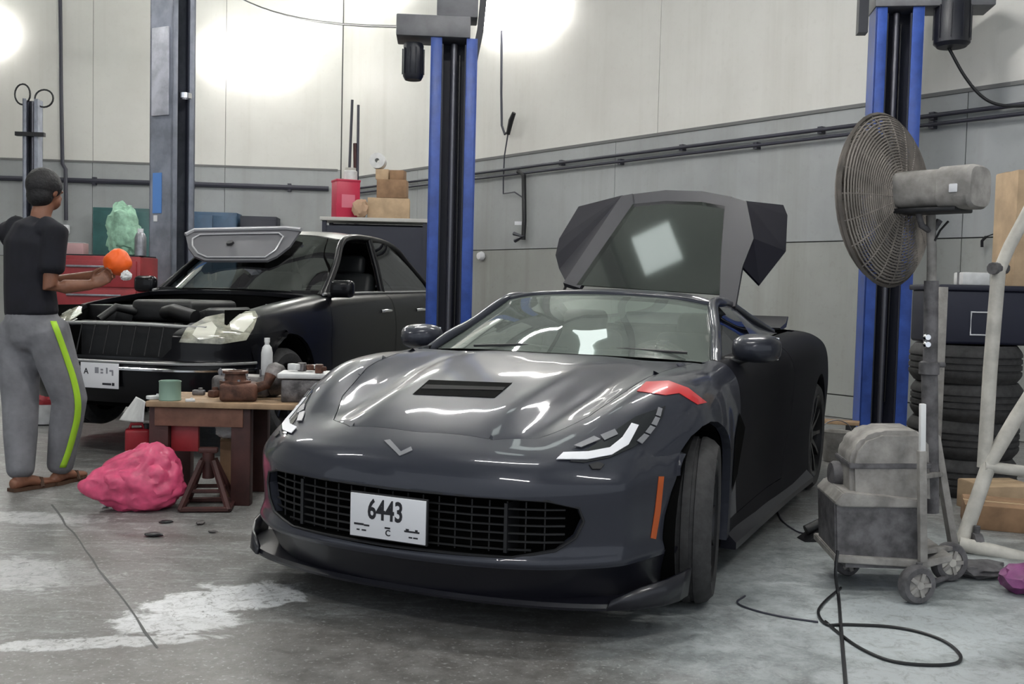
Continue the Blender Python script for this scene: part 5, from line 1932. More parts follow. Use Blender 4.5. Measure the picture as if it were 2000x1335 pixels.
x, w, z1 = on_rack(646, 704, 354)
rbx = thing('red_box', 'bright red box on the storage rack near the wall corner', 'box', (x, Yk, zk), R(24))
box('box_body', (w * .8, w * .7, z1 - zk), (0, 0, (z1 - zk) / 2), M_redb, rbx, bevel=.008)
box('label', (w * .45, .003, (z1 - zk) * .35), (0, -w * .352, (z1 - zk) * .45), mat('pink_label', (0.6, 0.16, 0.22), 0.5), rbx)
box('lid', (w * .83, w * .73, .03), (0, 0, z1 - zk), M_redb, rbx, bevel=.006)
jz = z1 + .016
x2, w2, zj = on_rack(670, 697, 328)
jr = thing('white_jar', 'white jar standing on the red box', 'jar', (x2, Yk, jz))
lathe('jar_body', [(0, 0), (w2 / 2, 0), (w2 / 2, (zj - jz) * .7), (w2 * .36, (zj - jz) * .82)], M_wplas, jr, 18)
lathe('lid', [(w2 * .4, (zj - jz) * .8), (w2 * .4, zj - jz), (0, zj - jz)], M_offw, jr, 18)
bxs = [(720, 800, 388, 420, M_card2, 'long pale carton at the bottom of the pile on the storage rack', .36), (738, 795, 352, 388, M_card, 'brown carton in the middle of the pile on the storage rack', .32),
       (735, 760, 331, 352, M_card2, 'small pale carton on top of the pile, left', .2), (763, 790, 333, 352, M_card, 'small brown carton on top of the pile, right', .2)]
tops = {}
for k, (p0, p1, pt, pb3, m_, lb, dp_) in enumerate(bxs):
    x, w, z1 = on_rack(p0, p1, pt)
    zb = zk if k == 0 else tops[0 if k == 1 else 1]
    carton(lb, (w, dp_, max(.05, z1 - zb - .005)), (x, Yk, zb), R(4 - 3 * k), m_, 'cartons piled on the storage rack')
    tops[k] = z1
x, w, z1 = on_rack(716, 752, 302)
zr = tops[2] + .004
rol = lathe('paper_roll', [(w * .12, -.10), (w * .42, -.10), (w * .42, .10), (w * .12, .10)], M_wplas, None, 24, axis='Y', loc=(x + .02, Yk, zr + w * .42), close=True)
tag(rol, 'white paper roll lying on top of the carton pile', 'roll')
for k, (pa, pb4, lb) in enumerate((((672, 330), (688, 195), 'thin dark rod leaning in the wall corner, longest of three'), ((700, 320), (700, 205), 'thin grey rod standing upright behind the red box'), ((706, 330), (694, 280), 'short brown stick leaning behind the red box'))):
    a, b = aty(*pa, Yk + .35), aty(*pb4, Yk + .55)
    a = Vector((a.x, Yk + .36, 0.0)); 
    tag(tube('rod', [a, b], .018 if k < 2 else .03, M_pipe if k != 2 else M_dwood, None, 8), lb, 'rod', 'rods leaning in the corner')
gk = aty(722, 396, Yk - .2)
cl_ = crumple('brown_cloth', (.20, .16, .22), .3, 2.2, mat('tan_cloth', (0.45, 0.30, 0.20), 0.8), None, 41, 3, True, (aty(709, 400, Yk).x, Yk - .21, zk))
tag(cl_, 'crumpled tan cloth between the red box and the cartons', 'cloth')
# ------------------------------------------------------------------ pedestal fan on its dusty wheeled cart
fb = gnd(1735, 1140)
fan = thing('pedestal_fan', 'dusty industrial pedestal fan mounted on a wheeled pump cart', 'fan', (fb.x, fb.y, 0))
FO = Vector(fan.location)


def fp(px, py, Y): return aty(px, py, Y) - FO


YF = 4.42
# cart box (front face at Y0) and hump
Y0, Y1 = 4.18, 4.52
def quad_prism(name, pix, Ya, Yb, m, bevel=.01):
    A = [fp(px, py, Ya) for px, py in pix]
    d = Vector((.03, Yb - Ya, 0))
    bm = bmesh.new()
    a = [bm.verts.new(p) for p in A]; b = [bm.verts.new(p + d) for p in A]
    n = len(a)
    bm.faces.new(a); bm.faces.new(list(reversed(b)))
    for i in range(n): bm.faces.new((a[i], b[i], b[(i + 1) % n], a[(i + 1) % n]))
    bmesh.ops.recalc_face_normals(bm, faces=bm.faces)
    if bevel:
        bmesh.ops.bevel(bm, geom=list(bm.edges), offset=bevel, segments=2, affect='EDGES')
    return bm_obj(name, bm, m, fan, True, 35)


quad_prism('tank', [(1632, 1086), (1630, 980), (1648, 966), (1800, 982), (1806, 1096)], Y0, Y1, M_dustd, .008)
quad_prism('tank_lid', [(1630, 982), (1648, 962), (1690, 966), (1806, 978), (1806, 992), (1640, 990)], Y0 - .012, Y1 + .01, M_dust, .005)
quad_prism('motor_hood', [(1662, 970), (1660, 905), (1668, 876), (1688, 854), (1722, 842), (1800, 842), (1816, 860), (1820, 985)], Y0 + .04, Y1 - .02, M_dust, .02)
quad_prism('hood_band', [(1659, 915), (1659, 905), (1821, 905), (1821, 915)], Y0 + .034, Y1 - .016, M_dustd, .003)
quad_prism('cart_deck', [(1630, 1084), (1806, 1094), (1862, 1084), (1860, 1096), (1806, 1110), (1630, 1098)], Y0 - .02, Y1 + .04, M_dust, .004)
# side motor on the left
lathe('pump_motor', [(0, 0), (.05, 0), (.058, .015), (.058, .11), (.045, .13), (0, .13)], M_dustd, fan, 20, axis='X', loc=fp(1622, 925, YF))
lathe('pump_pipe', [(.02, 0), (.02, .09), (0, .09)], M_dustd, fan, 12, loc=fp(1640, 978, YF))
# uprights of the hand truck
def bar(name, pa, pb, Ya, Yb, w, d, m):
    a, b = fp(*pa, Ya), fp(*pb, Yb)
    v = b - a
    bm = bmesh.new(); add_box(bm, (w, d, v.length), M=Matrix.Translation((a + b) / 2) @ v.to_track_quat('Z', 'Y').to_matrix().to_4x4(), bevel=.003)
    return bm_obj(name, bm, m, fan)


bar('truck_rail', (1802, 1096), (1800, 880), 4.14, 4.14, .034, .03, M_dust)
bar('rail_grip', (1801, 882), (1802, 788), 4.14, 4.14, .024, .022, M_white)
bar('truck_rail', (1866, 1088), (1826, 850), 4.45, 4.45, .05, .03, M_dust)
bar('truck_crossbar', (1804, 1076), (1866, 1068), 4.14, 4.45, .03, .02, M_dust)
bar('truck_crossbar', (1800, 930), (1838, 925), 4.14, 4.45, .025, .02, M_dust)
# wheels
def cart_wheel(px, py, Y, r, w, m):
    t = link(bpy.data.objects.new('wheel', None), fan)
    t.location = fp(px, py, Y); t.location.z = r
    t.rotation_euler = (0, 0, R(14))
    lathe('tyre', [(r * .62, -w / 2), (r * .9, -w / 2), (r, -w * .25), (r, w * .25), (r * .9, w / 2), (r * .62, w / 2)], M_dustd, t, 28, axis='Y', close=True)
    lathe('hub', [(0, -w * .56), (r * .2, -w * .56), (r * .25, -w * .4), (r * .62, -w * .35), (r * .64, w * .35), (0, w * .35)], m, t, 20, axis='Y')
    for k in range(5):
        a = 2 * math.pi * k / 5
        box('spoke', (r * .42, .012, .016), (r * .42 * math.cos(a), -w * .42, r * .42 * math.sin(a)), M_dust, t, (0, -a, 0))


cart_wheel(1790, 1145, 4.06, .078, .05, M_dust)
cart_wheel(1852, 1125, 4.40, .085, .05, M_offw)
cart_wheel(1655, 1100, 4.45, .06, .04, M_dustd)
tube('axle', [fp(1790, 1146, 4.06), fp(1852, 1126, 4.40)], .012, M_dustd, fan, 8)
box('under_frame', (.30, .26, .03), (fp(1700, 1112, 4.3).x, fp(1700, 1112, 4.3).y, .125), M_dustd, fan)
for (px, py, Y) in ((1660, 1100, 4.4), (1795, 1110, 4.12), (1850, 1100, 4.4)):
    p = fp(px, py, Y); tube('caster_fork', [(p.x, p.y, .06), (p.x, p.y, .15)], .014, M_dustd, fan, 8)
# pole and knob
YP = 4.42
tube('pole', [fp(1818, 1000, YP), fp(1816, 780, YP), fp(1815, 705, YP)], .034, M_dustd, fan, 14)
tube('pole_upper', [fp(1816, 740, YP), fp(1818, 640, YP), fp(1819, 548, YP)], .030, M_dustd, fan, 12)
tube('neck', [fp(1819, 560, YP), fp(1820, 500, YP), fp(1818, 420, YP)], .020, M_dust, fan, 12)
lathe('clamp_collar', [(.042, 0), (.042, .05), (.02, .06), (.0, .06)], M_dustd, fan, 16, loc=fp(1814, 730, YP))
for py in (658, 672): lathe('bolt_head', [(0, .016), (.012, .016), (.016, 0)], M_chrome, fan, 10, axis='Y', loc=fp(1810, py, YP - .045), rot=(R(180), 0, 0))
tube('clamp_knob', [fp(1814, 712, YP), fp(1845, 712, YP)], .012, M_dustd, fan, 8)
tube('tilt_yoke', [fp(1790, 405, YP - .03), fp(1800, 440, YP - .02), fp(1820, 455, YP), fp(1835, 430, YP)], .014, M_dustd, fan, 8)
# head: axis points left and away
ax = Vector((-.652, .758, -.07)).normalized()
cdisc = fp(1731, 391, 4.50)
up = (Vector((0, 0, 1)) - ax * ax.z).normalized(); sd = ax.cross(up)
MX = Matrix((sd, up, ax)).transposed().to_4x4(); MX.translation = cdisc
RC = .372
for (nm, bulge, sgn) in (('front_cage', .11, 1), ('rear_cage', .08, -1)):
    bm = bmesh.new()
    prof = lambda t: sgn * bulge * (1 - t * t) ** .6
    for k in range(1, 31):
        t = k / 30
        add_tube(bm, [(RC * t * math.cos(a), RC * t * math.sin(a), prof(t)) for a in [2 * math.pi * q / 40 for q in range(40)]], .0044 if k < 30 else .010, 4, True)
    for q in range(20):
        a = 2 * math.pi * q / 20
        add_tube(bm, [(RC * t * math.cos(a), RC * t * math.sin(a), prof(t)) for t in (.12, .35, .6, .8, .93, 1.0)], .004, 4)
    bmesh.ops.transform(bm, matrix=MX, verts=bm.verts)
    bm_obj(nm, bm, M_cage, fan, True, 60)
for k in range(3):
    a0 = 2 * math.pi * k / 3 + .3
    pts = []
    for r_, w_, tw in ((.05, .20, .6), (.16, .42, .5), (.26, .52, .38), (.33, .40, .3)):
        pts.append([Vector((r_ * math.cos(a0 + q * w_), r_ * math.sin(a0 + q * w_), q * tw * .09)) for q in (-1, -.4, .3, 1)])
    bm = bmesh.new(); grid_bm(bm, grid_surface(pts, 3, 3)); bmesh.ops.transform(bm, matrix=MX, verts=bm.verts)
    solidify(bm_obj('blade', bm, M_cage, fan, True, 60), .004, 0)
bm = bmesh.new(); add_lathe(bm, [(0, .05), (.05, .05), (.055, .03), (.05, -.06), (0, -.06)], 20); bmesh.ops.transform(bm, matrix=MX, verts=bm.verts); bm_obj('hub', bm, M_cage, fan)
# motor housing: boxy tube behind the disc
bm = bmesh.new()
secs = [(-.06, .085, .075), (-.10, .092, .08), (-.27, .092, .08), (-.275, .10, .088), (-.40, .10, .09), (-.415, .09, .08)]
rings = []
for z, rx, ry in secs:
    rings.append([bm.verts.new((rx * math.copysign(abs(math.cos(a)) ** .55, math.cos(a)), ry * math.copysign(abs(math.sin(a)) ** .55, math.sin(a)), z)) for a in [2 * math.pi * q / 28 for q in range(28)]])
for A, B in zip(rings[:-1], rings[1:]):
    for q in range(28): bm.faces.new((A[q], A[(q + 1) % 28], B[(q + 1) % 28], B[q]))
bm.faces.new(rings[0]); bm.faces.new(rings[-1])
bmesh.ops.recalc_face_normals(bm, faces=bm.faces)
MM = MX @ Matrix.Translation((0, .035, 0)) @ Matrix.Rotation(R(-4), 4, 'X')
bmesh.ops.transform(bm, matrix=MM, verts=bm.verts)
mh = bm_obj('motor_housing', bm, M_dust, fan, True, 35)
bm = bmesh.new(); add_box(bm, (.16, .02, .30), (0, -.09, -.20), bevel=.006); bmesh.ops.transform(bm, matrix=MM, verts=bm.verts); bm_obj('housing_base', bm, M_black, fan)
bm = bmesh.new(); add_box(bm, (.008, .035, .035), (-.103, -.01, -.35), bevel=.004); bmesh.ops.transform(bm, matrix=MM, verts=bm.verts); bm_obj('rating_sticker', bm, M_plate, fan)
tube('knob', [fp(1868, 400, 4.36), fp(1880, 412, 4.36)], .014, M_black, fan, 8)
tube('fan_cord', [fp(1852, 432, 4.36), fp(1836, 450, 4.4), fp(1826, 470, 4.4)], .005, M_black, fan, 6)

# ------------------------------------------------------------------ cables on the floor
def floor_cable(pix, r, label, m=M_black, lift=None):
    pts = []
    for k, p in enumerate(pix):
        v = gnd(p[0], p[1]) if len(p) == 2 else aty(p[0], p[1], p[2])
        if len(p) == 2: v.z = r
        pts.append(v)
    return tag(tube('power_cable', catmull(pts, 6), r, m, None, 6), label, 'cable')


floor_cable([(1636, 1075, 4.12), (1632, 1120, 4.08), (1638, 1172), (1644, 1250), (1652, 1345)], .007, 'dark cable hanging from the fan cart and running to the lower edge of the photo')
floor_cable([(1642, 1150), (1610, 1178), (1598, 1200), (1615, 1222), (1650, 1222), (1735, 1226), (1800, 1238), (1850, 1258), (1876, 1284), (1862, 1299), (1800, 1301), (1735, 1292), (1680, 1268), (1640, 1240), (1612, 1216)], .006, 'loop of thin black cable lying on the pale floor before the fan cart')
floor_cable([(1455, 1165), (1440, 1178), (1470, 1192), (1530, 1206), (1598, 1216)], .004, 'thin grey cable on the floor between the front tyre and the cable loop', M_pipe)
floor_cable([(1518, 1000), (1530, 1020), (1560, 1040), (1595, 1045)], .004, 'thin dark cord on the floor leading to the black foot pump', M_pipe)
g = gnd(1608, 1058)
fpmp = thing('foot_pump', 'black foot pump on the floor left of the fan cart', 'pump', (g.x, g.y + .05, 0), R(10))
prism('wedge', [(-.11, 0), (.09, 0), (.09, .10), (-.02, .06)], .10, M_black, fpmp, Matrix.Rotation(R(90), 4, 'X') @ Matrix.Translation((0, 0, -.05)), .006)
tube('barrel', [(-.08, 0, .05), (.08, 0, .12)], .025, M_black, fpmp, 12)
box('pedal', (.09, .08, .012), (.06, 0, .15), M_dustd, fpmp, (0, R(-20), 0), .003)

# ------------------------------------------------------------------ stacked tyres, bin and cartons behind the fan
ty_c = aty(1882, 800, 6.55)
tyre_mesh = None
zb = 0.0
ntyre = 4
for k in range(ntyre):
    t = thing('tyre', ['bottom tyre', 'second tyre from the floor', 'third tyre from the floor', 'top tyre'][k] + ' of the stack behind the pedestal fan', 'tyre',
              (ty_c.x + .012 * ((k * 7) % 3 - 1), 6.55 + .01 * ((k * 5) % 3 - 1), zb), .3 * k, 'stacked tyres')
    if tyre_mesh is None:
        prof = [(.20, .02), (.215, 0), (.30, -.003), (.325, .03), (.335, .05)]
        for q in range(3):
            c = .075 + .04 * q
            prof += [(.335, c - .008), (.326, c - .005), (.326, c + .005), (.335, c + .008)]
        prof += [(.335, .18), (.325, .20), (.30, .233), (.215, .23), (.20, .21), (.22, .19), (.30, .17), (.30, .06), (.22, .04)]
        o = lathe('tyre_body', prof, M_rubber, t, 40, close=True, angle=30); tyre_mesh = o.data
        o2 = lathe('bead', [(.198, .018), (.206, .010), (.206, .030), (.198, .03)], M_rubber, t, 40, close=True); bead = o2.data
    else:
        link(bpy.data.objects.new('tyre_body', tyre_mesh), t); link(bpy.data.objects.new('bead', bead), t)
    zb += .2365
bz = zb + .002
x0, x1 = aty(1838, 620, 6.3).x, aty(2040, 620, 6.3).x
bzt = aty(1900, 556, 6.3).z
bn = thing('storage_bin', 'navy blue storage bin with a pale outlined label on top of the tyre stack', 'bin', ((x0 + x1) / 2, 6.55, bz))
box('bin_body', (x1 - x0, .46, bzt - bz - .03), (0, 0, (bzt - bz - .03) / 2), M_navy, bn, bevel=.02, seg=3)
box('bin_rim', (x1 - x0 + .03, .49, .035), (0, 0, bzt - bz - .018), M_navy, bn, bevel=.008)
lz = aty(1922, 632, 6.3).z - bz
lxx = aty(1922, 632, 6.3).x - (x0 + x1) / 2
tube('label_frame', [(lxx - .075, -.236, lz - .07), (lxx + .075, -.236, lz - .07), (lxx + .075, -.236, lz + .07), (lxx - .075, -.236, lz + .07)], .006, M_plate, bn, 5, True)
wx = aty(1898, 535, 6.5)
wc = thing('white_pack', 'small white pack lying on the navy bin', 'box', (wx.x, 6.5, bzt))
box('pack_body', (.17, .14, .08), (0, 0, .04), M_wplas, wc, bevel=.008)
box('pack_band', (.172, .03, .082), (.0, 0, .041), M_steel, wc)
x0, x1 = aty(1966, 500, 6.5).x, aty(2060, 500, 6.5).x
carton('tall brown carton standing on the navy bin at the right edge', (x1 - x0, .3, aty(1990, 335, 6.5).z - bzt), ((x0 + x1) / 2, 6.55, bzt), 0, M_card2)
pk = aty(1843, 615, 6.10)
plk = tag(box('plank', (.05, .025, aty(1843, 560, 6.1).z), (pk.x, 6.12, aty(1843, 560, 6.1).z / 2), M_dust, None, bevel=.003), 'grey plank leaning upright against the tyre stack', 'plank')
# low cartons and bags at the right edge
g = gnd(1985, 1060)
carton('flat brown carton on the floor under the white frame', (.42, .30, .13), (g.x + .12, g.y + .38, 0), R(-20), M_card)
carton('brown carton on the floor right beneath the tyre stack', (.34, .26, .16), (aty(1930, 980, 6.05).x, 5.95, 0), R(10), M_card2)
g = gnd(1990, 1165)
o = crumple('purple_bag', (.20, .16, .11), .3, 2.2, M_purple, None, 51, 3, True, (g.x + .05, g.y + .06, 0)); tag(o, 'crumpled purple bag on the floor at the right edge', 'bag')
g = gnd(1925, 1135)
o = crumple('dark_rag', (.22, .14, .08), .3, 2.2, M_dustd, None, 57, 3, True, (g.x, g.y + .06, 0)); tag(o, 'dark rag heap on the floor under the white frame', 'rag')

# ------------------------------------------------------------------ white tubular engine crane at the right edge
cr_o = gnd(1900, 1080)
crn = thing('engine_crane', 'dusty white tubular engine crane cut off by the right edge', 'crane', (cr_o.x, cr_o.y, 0))
CO = Vector(crn.location)


def cbar(name, pts, r, m=M_offw, seg=10):
    return tube(name, [aty(*p) - CO for p in pts], r, m, crn, seg)


cbar('mast', [(1922, 912, 5.05), (1934, 720, 5.05), (1950, 530, 5.05)], .034)
cbar('boom', [(1950, 532, 5.05), (1972, 480, 5.05), (2030, 372, 5.0)], .030)
cbar('boom_pivot', [(1938, 524, 5.02), (1962, 524, 5.08)], .030, M_dustd)
cbar('brace', [(1878, 1062, 4.95), (1908, 975, 5.0), (1932, 905, 5.03), (1985, 815, 5.03), (2030, 745, 5.0)], .036)
cbar('base_leg', [(1874, 1062, 4.92), (1940, 1076, 4.86), (2040, 1102, 4.80)], .036)
cbar('cross_rail', [(1922, 910, 5.02), (2040, 925, 5.0)], .028)
for (px, py, Y) in ((1905, 1095, 4.92), (2020, 1125, 4.82)):
    p = aty(px, py, Y) - CO
    lathe('caster', [(0, -.02), (.045, -.02), (.05, 0), (.045, .02), (0, .02)], M_dustd, crn, 18, axis='X', loc=(p.x, p.y, .05))
    tube('caster_fork', [(p.x, p.y, .05), (p.x, p.y, .13)], .016, M_dustd, crn, 8)

# ------------------------------------------------------------------ clutter at the foot of the right post
g = gnd(1636, 852)
pl_ = thing('plank_pile', 'short brown plank on blocks beside the foot of the right blue post', 'plank', (g.x - .12, g.y - .25, 0), R(-20))
box('plank_board', (.42, .14, .03), (0, 0, .16), M_wood, pl_, bevel=.004)
for x in (-.14, .14): box('block', (.08, .12, .145), (x, 0, .0725), M_black, pl_, bevel=.005)
g = gnd(1632, 900)
bk = thing('bucket', 'grey bucket on the floor behind the tail of the sports car', 'bucket', (g.x, g.y, 0))
lathe('bucket_body', [(0, .005), (.09, .005), (.115, .22), (.122, .225), (.112, .215), (.088, .015), (0, .015)], M_dust, bk, 24)
tube('bail', [(.115 * math.cos(a), .01, .215 + .09 * math.sin(a)) for a in [math.pi * k / 10 for k in range(11)]], .004, M_steel, bk, 6)
# ------------------------------------------------------------------ the man
M_skin = mat('skin_brown', (0.20, 0.085, 0.05), 0.5, noise=0.1, scale=12)
M_hair = mat('hair_black', (0.008, 0.007, 0.008), 0.6, noise=0.3, scale=60, bump=0.4)
M_shirt = mat('shirt_black', (0.005, 0.005, 0.010), 0.85, noise=0.2, scale=12)
M_trous = mat('trousers_grey', (0.165, 0.165, 0.178), 0.85, noise=0.15, scale=8, bump=0.35, bscale=14)
M_neon = mat('stripe_neon', (0.36, 0.62, 0.03), 0.6)
M_sand = mat('sandal_brown', (0.07, 0.035, 0.02), 0.6)
per = thing('person', 'man in black T-shirt and grey trousers with a neon green stripe, holding an orange cloth', 'person', (aty(85, 950, 5.93).x, 5.93, 0))
PO = Vector(per.location)
fdir = Vector((.62, .785, 0)).normalized(); rdir = Vector((fdir.y, -fdir.x, 0)); UP = Vector((0, 0, 1))


def jp(px, py, Y): return aty(px, py, Y) - PO


def etube(bm, pts, rad, side, seg=14):
    """closed tube with elliptic sections: rad = (along side, across)"""
    pts = [Vector(p) for p in pts]
    n = len(pts)
    rings = []
    for i in range(n):
        t = (pts[min(i + 1, n - 1)] - pts[max(i - 1, 0)]).normalized()
        s = (side - t * side.dot(t)).normalized(); b = t.cross(s)
        ra, rb = rad[i]
        rings.append([bm.verts.new(pts[i] + s * (ra * math.cos(a)) + b * (rb * math.sin(a))) for a in [2 * math.pi * k / seg for k in range(seg)]])
    for A, B in zip(rings[:-1], rings[1:]):
        for k in range(seg): bm.faces.new((A[k], A[(k + 1) % seg], B[(k + 1) % seg], B[k]))
    for ring, p, sg in ((rings[0], pts[0] * 2 - pts[0], -1), (rings[-1], pts[-1], 1)):
        c = sum((v.co for v in ring), Vector()) / seg
        t = (pts[1] - pts[0] if sg < 0 else pts[-1] - pts[-2]).normalized()
        r_ = min(rad[0] if sg < 0 else rad[-1])
        tip = bm.verts.new(c + t * sg * r_ * .55)
        mid = [bm.verts.new(c + (v.co - c) * .75 + t * sg * r_ * .35) for v in ring]
        for k in range(seg):
            bm.faces.new((ring[k], ring[(k + 1) % seg], mid[(k + 1) % seg], mid[k]))
            bm.faces.new((mid[k], mid[(k + 1) % seg], tip))


def ball(bm, c, r, M3=None):
    g = bmesh.ops.create_icosphere(bm, subdivisions=3, radius=1.0)['verts']
    for v in g:
        p = Vector((v.co.x * r[0], v.co.y * r[1], v.co.z * r[2]))
        v.co = Vector(c) + (M3 @ p if M3 else p)


def fused(name, bm, m, parent, vox, smooth=4):
    bmesh.ops.recalc_face_normals(bm, faces=bm.faces)
    o = bm_obj(name, bm, m, parent, True, 180)
    md = o.modifiers.new('fuse', 'REMESH'); md.mode = 'VOXEL'; md.voxel_size = vox; md.use_smooth_shade = True
    ms = o.modifiers.new('smooth', 'SMOOTH'); ms.iterations = smooth; ms.factor = .5
    return o


hipL, hipR = jp(36, 648, 5.99), jp(92, 648, 5.90)
knL, knR = jp(40, 790, 5.93), jp(136, 780, 5.98)
anL, anR = jp(40, 925, 5.82), jp(117, 915, 6.03)
pel, wst = jp(62, 622, 5.95), jp(58, 560, 5.95)
chs, nkb = jp(62, 478, 5.97), jp(80, 425, 5.99)
shL, shR = jp(18, 452, 6.09), jp(108, 455, 5.87)
elR, wrR = jp(97, 562, 5.84), jp(178, 556, 5.99)
elL, wrL = jp(84, 556, 6.20), jp(182, 538, 6.18)
hdc = jp(89, 371, 6.02)
# skin: head, neck, arms, hands, shins, feet as one fused surface
bm = bmesh.new()
fb_, rb_ = fdir, rdir
fdir = Vector((.42, .90, -.12)).normalized(); rdir = fdir.cross(UP).normalized()      # the head looks further away
hm = Matrix((rdir, fdir, rdir.cross(fdir))).transposed()
ball(bm, hdc + UP * .01, (.075, .094, .108), hm)
ball(bm, hdc + fdir * .035 - UP * .055, (.055, .060, .058), hm)
ball(bm, hdc + fdir * .098 - UP * .03, (.013, .018, .022), hm)                      # nose
for s in (-1, 1):
    ball(bm, hdc + rdir * s * .077 - UP * .012, (.009, .02, .032), hm)               # ears
    ball(bm, hdc + fdir * .086 + rdir * s * .033 + UP * .005, (.014, .010, .009), hm)  # brow and eyes
ball(bm, hdc + fdir * .088 - UP * .068, (.024, .010, .009), hm)                      # lips
hf_, hr_ = fdir, rdir
fdir, rdir = fb_, rb_
etube(bm, [nkb - UP * .05, nkb + UP * .02, hdc - UP * .06], [(.075, .065), (.056, .056), (.052, .056)], rdir)
for (s, e, w) in ((shR, elR, wrR), (shL, elL, wrL)):
    etube(bm, [s, s.lerp(e, .5), e, e.lerp(w, .35), w], [(.055, .055), (.047, .05), (.041, .043), (.042, .042), (.027, .031)], fdir)
ORC = jp(230, 512, 6.10)                                    # centre of the orange cloth
for (w, sg) in ((wrR, -1), (wrL, 1)):
    hd = (ORC + Vector((0, 0, -.05)) - w).normalized()
    inn = (ORC - w); inn = (inn - hd * inn.dot(hd))
    sv = Vector((0, -sg * -1, 0)); sv = (sv - hd * sv.dot(hd)).normalized()          # palm normal towards the cup
    nrm = sv
    acr = hd.cross(nrm).normalized()
    pc_ = w + hd * .045
    etube(bm, [w, w + hd * .04, w + hd * .085], [(.028, .022), (.040, .018), (.042, .016)], acr)
    for k, (off, ln) in enumerate(((-.030, .066), (-.010, .076), (.011, .072), (.031, .058))):
        b0 = w + hd * .078 + acr * off
        k1 = b0 + hd * ln * .45 + nrm * ln * .12
        k2 = k1 + hd * ln * .20 + nrm * ln * .38
        k3 = k2 - hd * ln * .05 + nrm * ln * .30
        etube(bm, [b0, k1, k2, k3], [(.010, .010), (.009, .009), (.0085, .0085), (.0075, .0075)], acr, 8)
    t0 = w + hd * .03 - acr * .030
    etube(bm, [t0, t0 - acr * .022 + hd * .025 + nrm * .02, t0 - acr * .02 + hd * .05 + nrm * .045], [(.013, .013), (.011, .011), (.009, .009)], hd, 8)
for (k_, a_, tx, ty_) in ((knL, anL, 72, 952), (knR, anR, 160, 934)):
    etube(bm, [k_, k_.lerp(a_, .3), a_], [(.055, .06), (.055, .058), (.036, .038)], rdir)
    toe = gnd(tx, ty_) - PO; toe.z = .03
    heel = Vector((a_.x, a_.y, .04)); dv = (toe - heel); dv.z = 0; dv = dv.normalized()
    heel = heel - dv * .045
    toe = heel + dv * .25; toe.z = .028
    etube(bm, [heel, heel.lerp(toe, .35) + UP * .02, heel.lerp(toe, .7), toe], [(.032, .035), (.036, .036), (.044, .026), (.036, .018)], dv.cross(UP))
    etube(bm, [a_ + UP * .02, heel + dv * .05 + UP * .01], [(.036, .04), (.036, .045)], rdir)
etube(bm, [nkb - UP * .04, chs, wst, pel], [(.07, .06), (.15, .09), (.13, .085), (.13, .09)], rdir)
for s_ in (shL, shR): etube(bm, [chs + UP * .03, s_], [(.05, .05), (.05, .05)], fdir)
for (h_, k_) in ((hipL, knL), (hipR, knR)): etube(bm, [pel, h_, k_], [(.07, .07), (.075, .08), (.05, .055)], rdir)
bodyp = fused('body', bm, M_skin, per, .0062, 3)
# T-shirt
bm = bmesh.new()
tw = rdir
etube(bm, [pel + UP * .03, wst, wst.lerp(chs, .5), chs, chs.lerp(nkb, .55) + UP * .0, nkb - UP * .03], [(.185, .135), (.175, .128), (.188, .132), (.200, .138), (.165, .115), (.08, .075)], tw, 18)
for (s, e) in ((shR, elR), (shL, elL)):
    ball(bm, s - UP * .005, (.07, .07, .07))
    etube(bm, [chs.lerp(s, .6) + UP * .04, s, s.lerp(e, .35), s.lerp(e, .66)], [(.08, .09), (.076, .076), (.070, .072), (.072, .075)], fdir)
shirt = fused('t_shirt', bm, M_shirt, per, .012, 5)
# trousers
bm = bmesh.new()
etube(bm, [hipL.lerp(hipR, .5) - UP * .05, pel - UP * .02, pel + UP * .05], [(.165, .135), (.180, .140), (.168, .128)], rdir, 18)
for (h, k, a_) in ((hipL, knL, anL), (hipR, knR, anR)):
    etube(bm, [h + UP * .02, h.lerp(k, .4), k, k.lerp(a_, .45), a_ + UP * .01], [(.115, .125), (.110, .118), (.096, .102), (.090, .094), (.074, .076)], rdir)
tro = fused('trousers', bm, M_trous, per, .013, 5)
# hair
bm = bmesh.new()
ball(bm, hdc - hf_ * .014 + UP * .026, (.093, .104, .104), hm)
ball(bm, hdc - hf_ * .040 - UP * .035, (.082, .068, .080), hm)
for s in (-1, 1): ball(bm, hdc + hr_ * s * .055 + hf_ * .012 + UP * .02, (.034, .055, .055), hm)
hair = fused('hair', bm, M_hair, per, .009, 2)
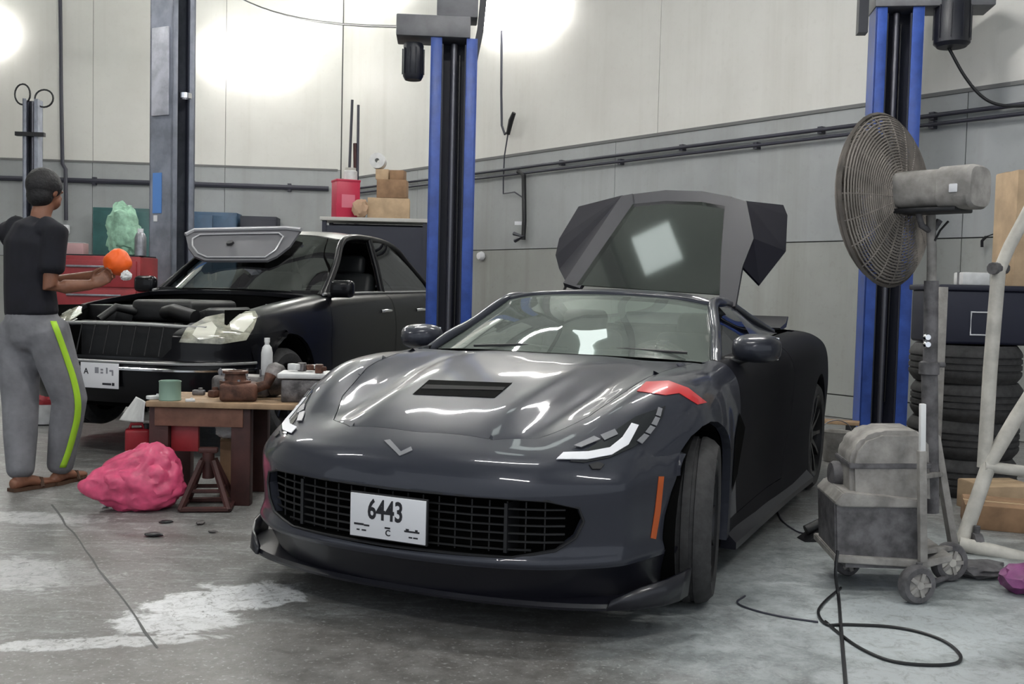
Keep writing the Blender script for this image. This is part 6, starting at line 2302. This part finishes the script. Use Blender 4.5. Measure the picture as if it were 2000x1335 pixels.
# neon stripe down the outer leg, laid on the trousers
bpy.context.view_layer.update()
dg = bpy.context.evaluated_depsgraph_get()
ev = tro.evaluated_get(dg)
mev = ev.to_mesh()
bvh = BVHTree.FromPolygons([tro.matrix_world @ v.co for v in mev.vertices], [tuple(p.vertices) for p in mev.polygons])
ev.to_mesh_clear()
path = catmull([(104, 628, 0), (116, 660, 0), (130, 700, 0), (143, 740, 0), (151, 780, 0), (150, 815, 0), (142, 850, 0), (132, 885, 0), (122, 912, 0)], 4)
bm = bmesh.new(); L = []
last = 5.85
for p in path:
    rowp = []
    for dx in (-6, 0, 6):
        x = p.x + dx
        for tr in range(30):
            hit = bvh.ray_cast(EYE, ray(x, p.y).normalized())
            if hit[0] is not None: break
            x -= 2
        q = hit[0] + hit[1] * .004 if hit[0] is not None else aty(p.x, p.y, last)
        last = q.y
        rowp.append(bm.verts.new(q - PO))
    L.append(rowp)
for A, B in zip(L[:-1], L[1:]):
    for k in (0, 1): bm.faces.new((A[k], A[k + 1], B[k + 1], B[k]))
bmesh.ops.recalc_face_normals(bm, faces=bm.faces)
solidify(bm_obj('neon_stripe', bm, M_neon, tro, True, 80), .003, 0)
# sandals
for (a_, tx, ty_) in ((anL, 72, 952), (anR, 160, 934)):
    toe = gnd(tx, ty_) - PO
    heel = Vector((a_.x, a_.y, 0)); dv = (toe - heel); dv.z = 0; dv = dv.normalized(); heel = heel - dv * .06
    sdv = dv.cross(UP)
    s_ = link(bpy.data.objects.new('sandal', None), per)
    bm = bmesh.new()
    outl = [(0, .034), (.04, .042), (.12, .040), (.20, .050), (.25, .042), (.275, .015)]
    ring = [heel + dv * x + sdv * y for x, y in outl] + [heel + dv * x - sdv * y for x, y in reversed(outl)]
    a = [bm.verts.new(p + UP * .001) for p in ring]; b = [bm.verts.new(p + UP * .020) for p in ring]
    bm.faces.new(b); bm.faces.new(list(reversed(a)))
    for k in range(len(a)): bm.faces.new((a[k], a[(k + 1) % len(a)], b[(k + 1) % len(a)], b[k]))
    bmesh.ops.recalc_face_normals(bm, faces=bm.faces)
    bm_obj('sole', bm, M_sand, s_, False)
    m_ = heel + dv * .17
    tube('strap', [m_ + sdv * .048 + UP * .012, m_ + sdv * .03 + UP * .058, m_ - sdv * .03 + UP * .058, m_ - sdv * .048 + UP * .012], .012, M_sand, s_, 6)
# the orange cloth held in both hands
cup = crumple('orange_cloth', (.16, .14, .155), .10, 1.3, mat('orange_plastic', (0.85, 0.12, 0.012), 0.5), None, 71, 4, False, tuple(ORC + PO))
tag(cup, 'bunched bright orange cloth held in the man\'s hands', 'cloth')
wrg = crumple('white_wipe', (.06, .05, .055), .3, 2.4, M_wplas, None, 61, 3, False, tuple(jp(246, 538, 6.03) + PO))
tag(wrg, 'crumpled white wipe held in the man\'s hand below the orange cloth', 'wipe')
bpy.context.view_layer.update()
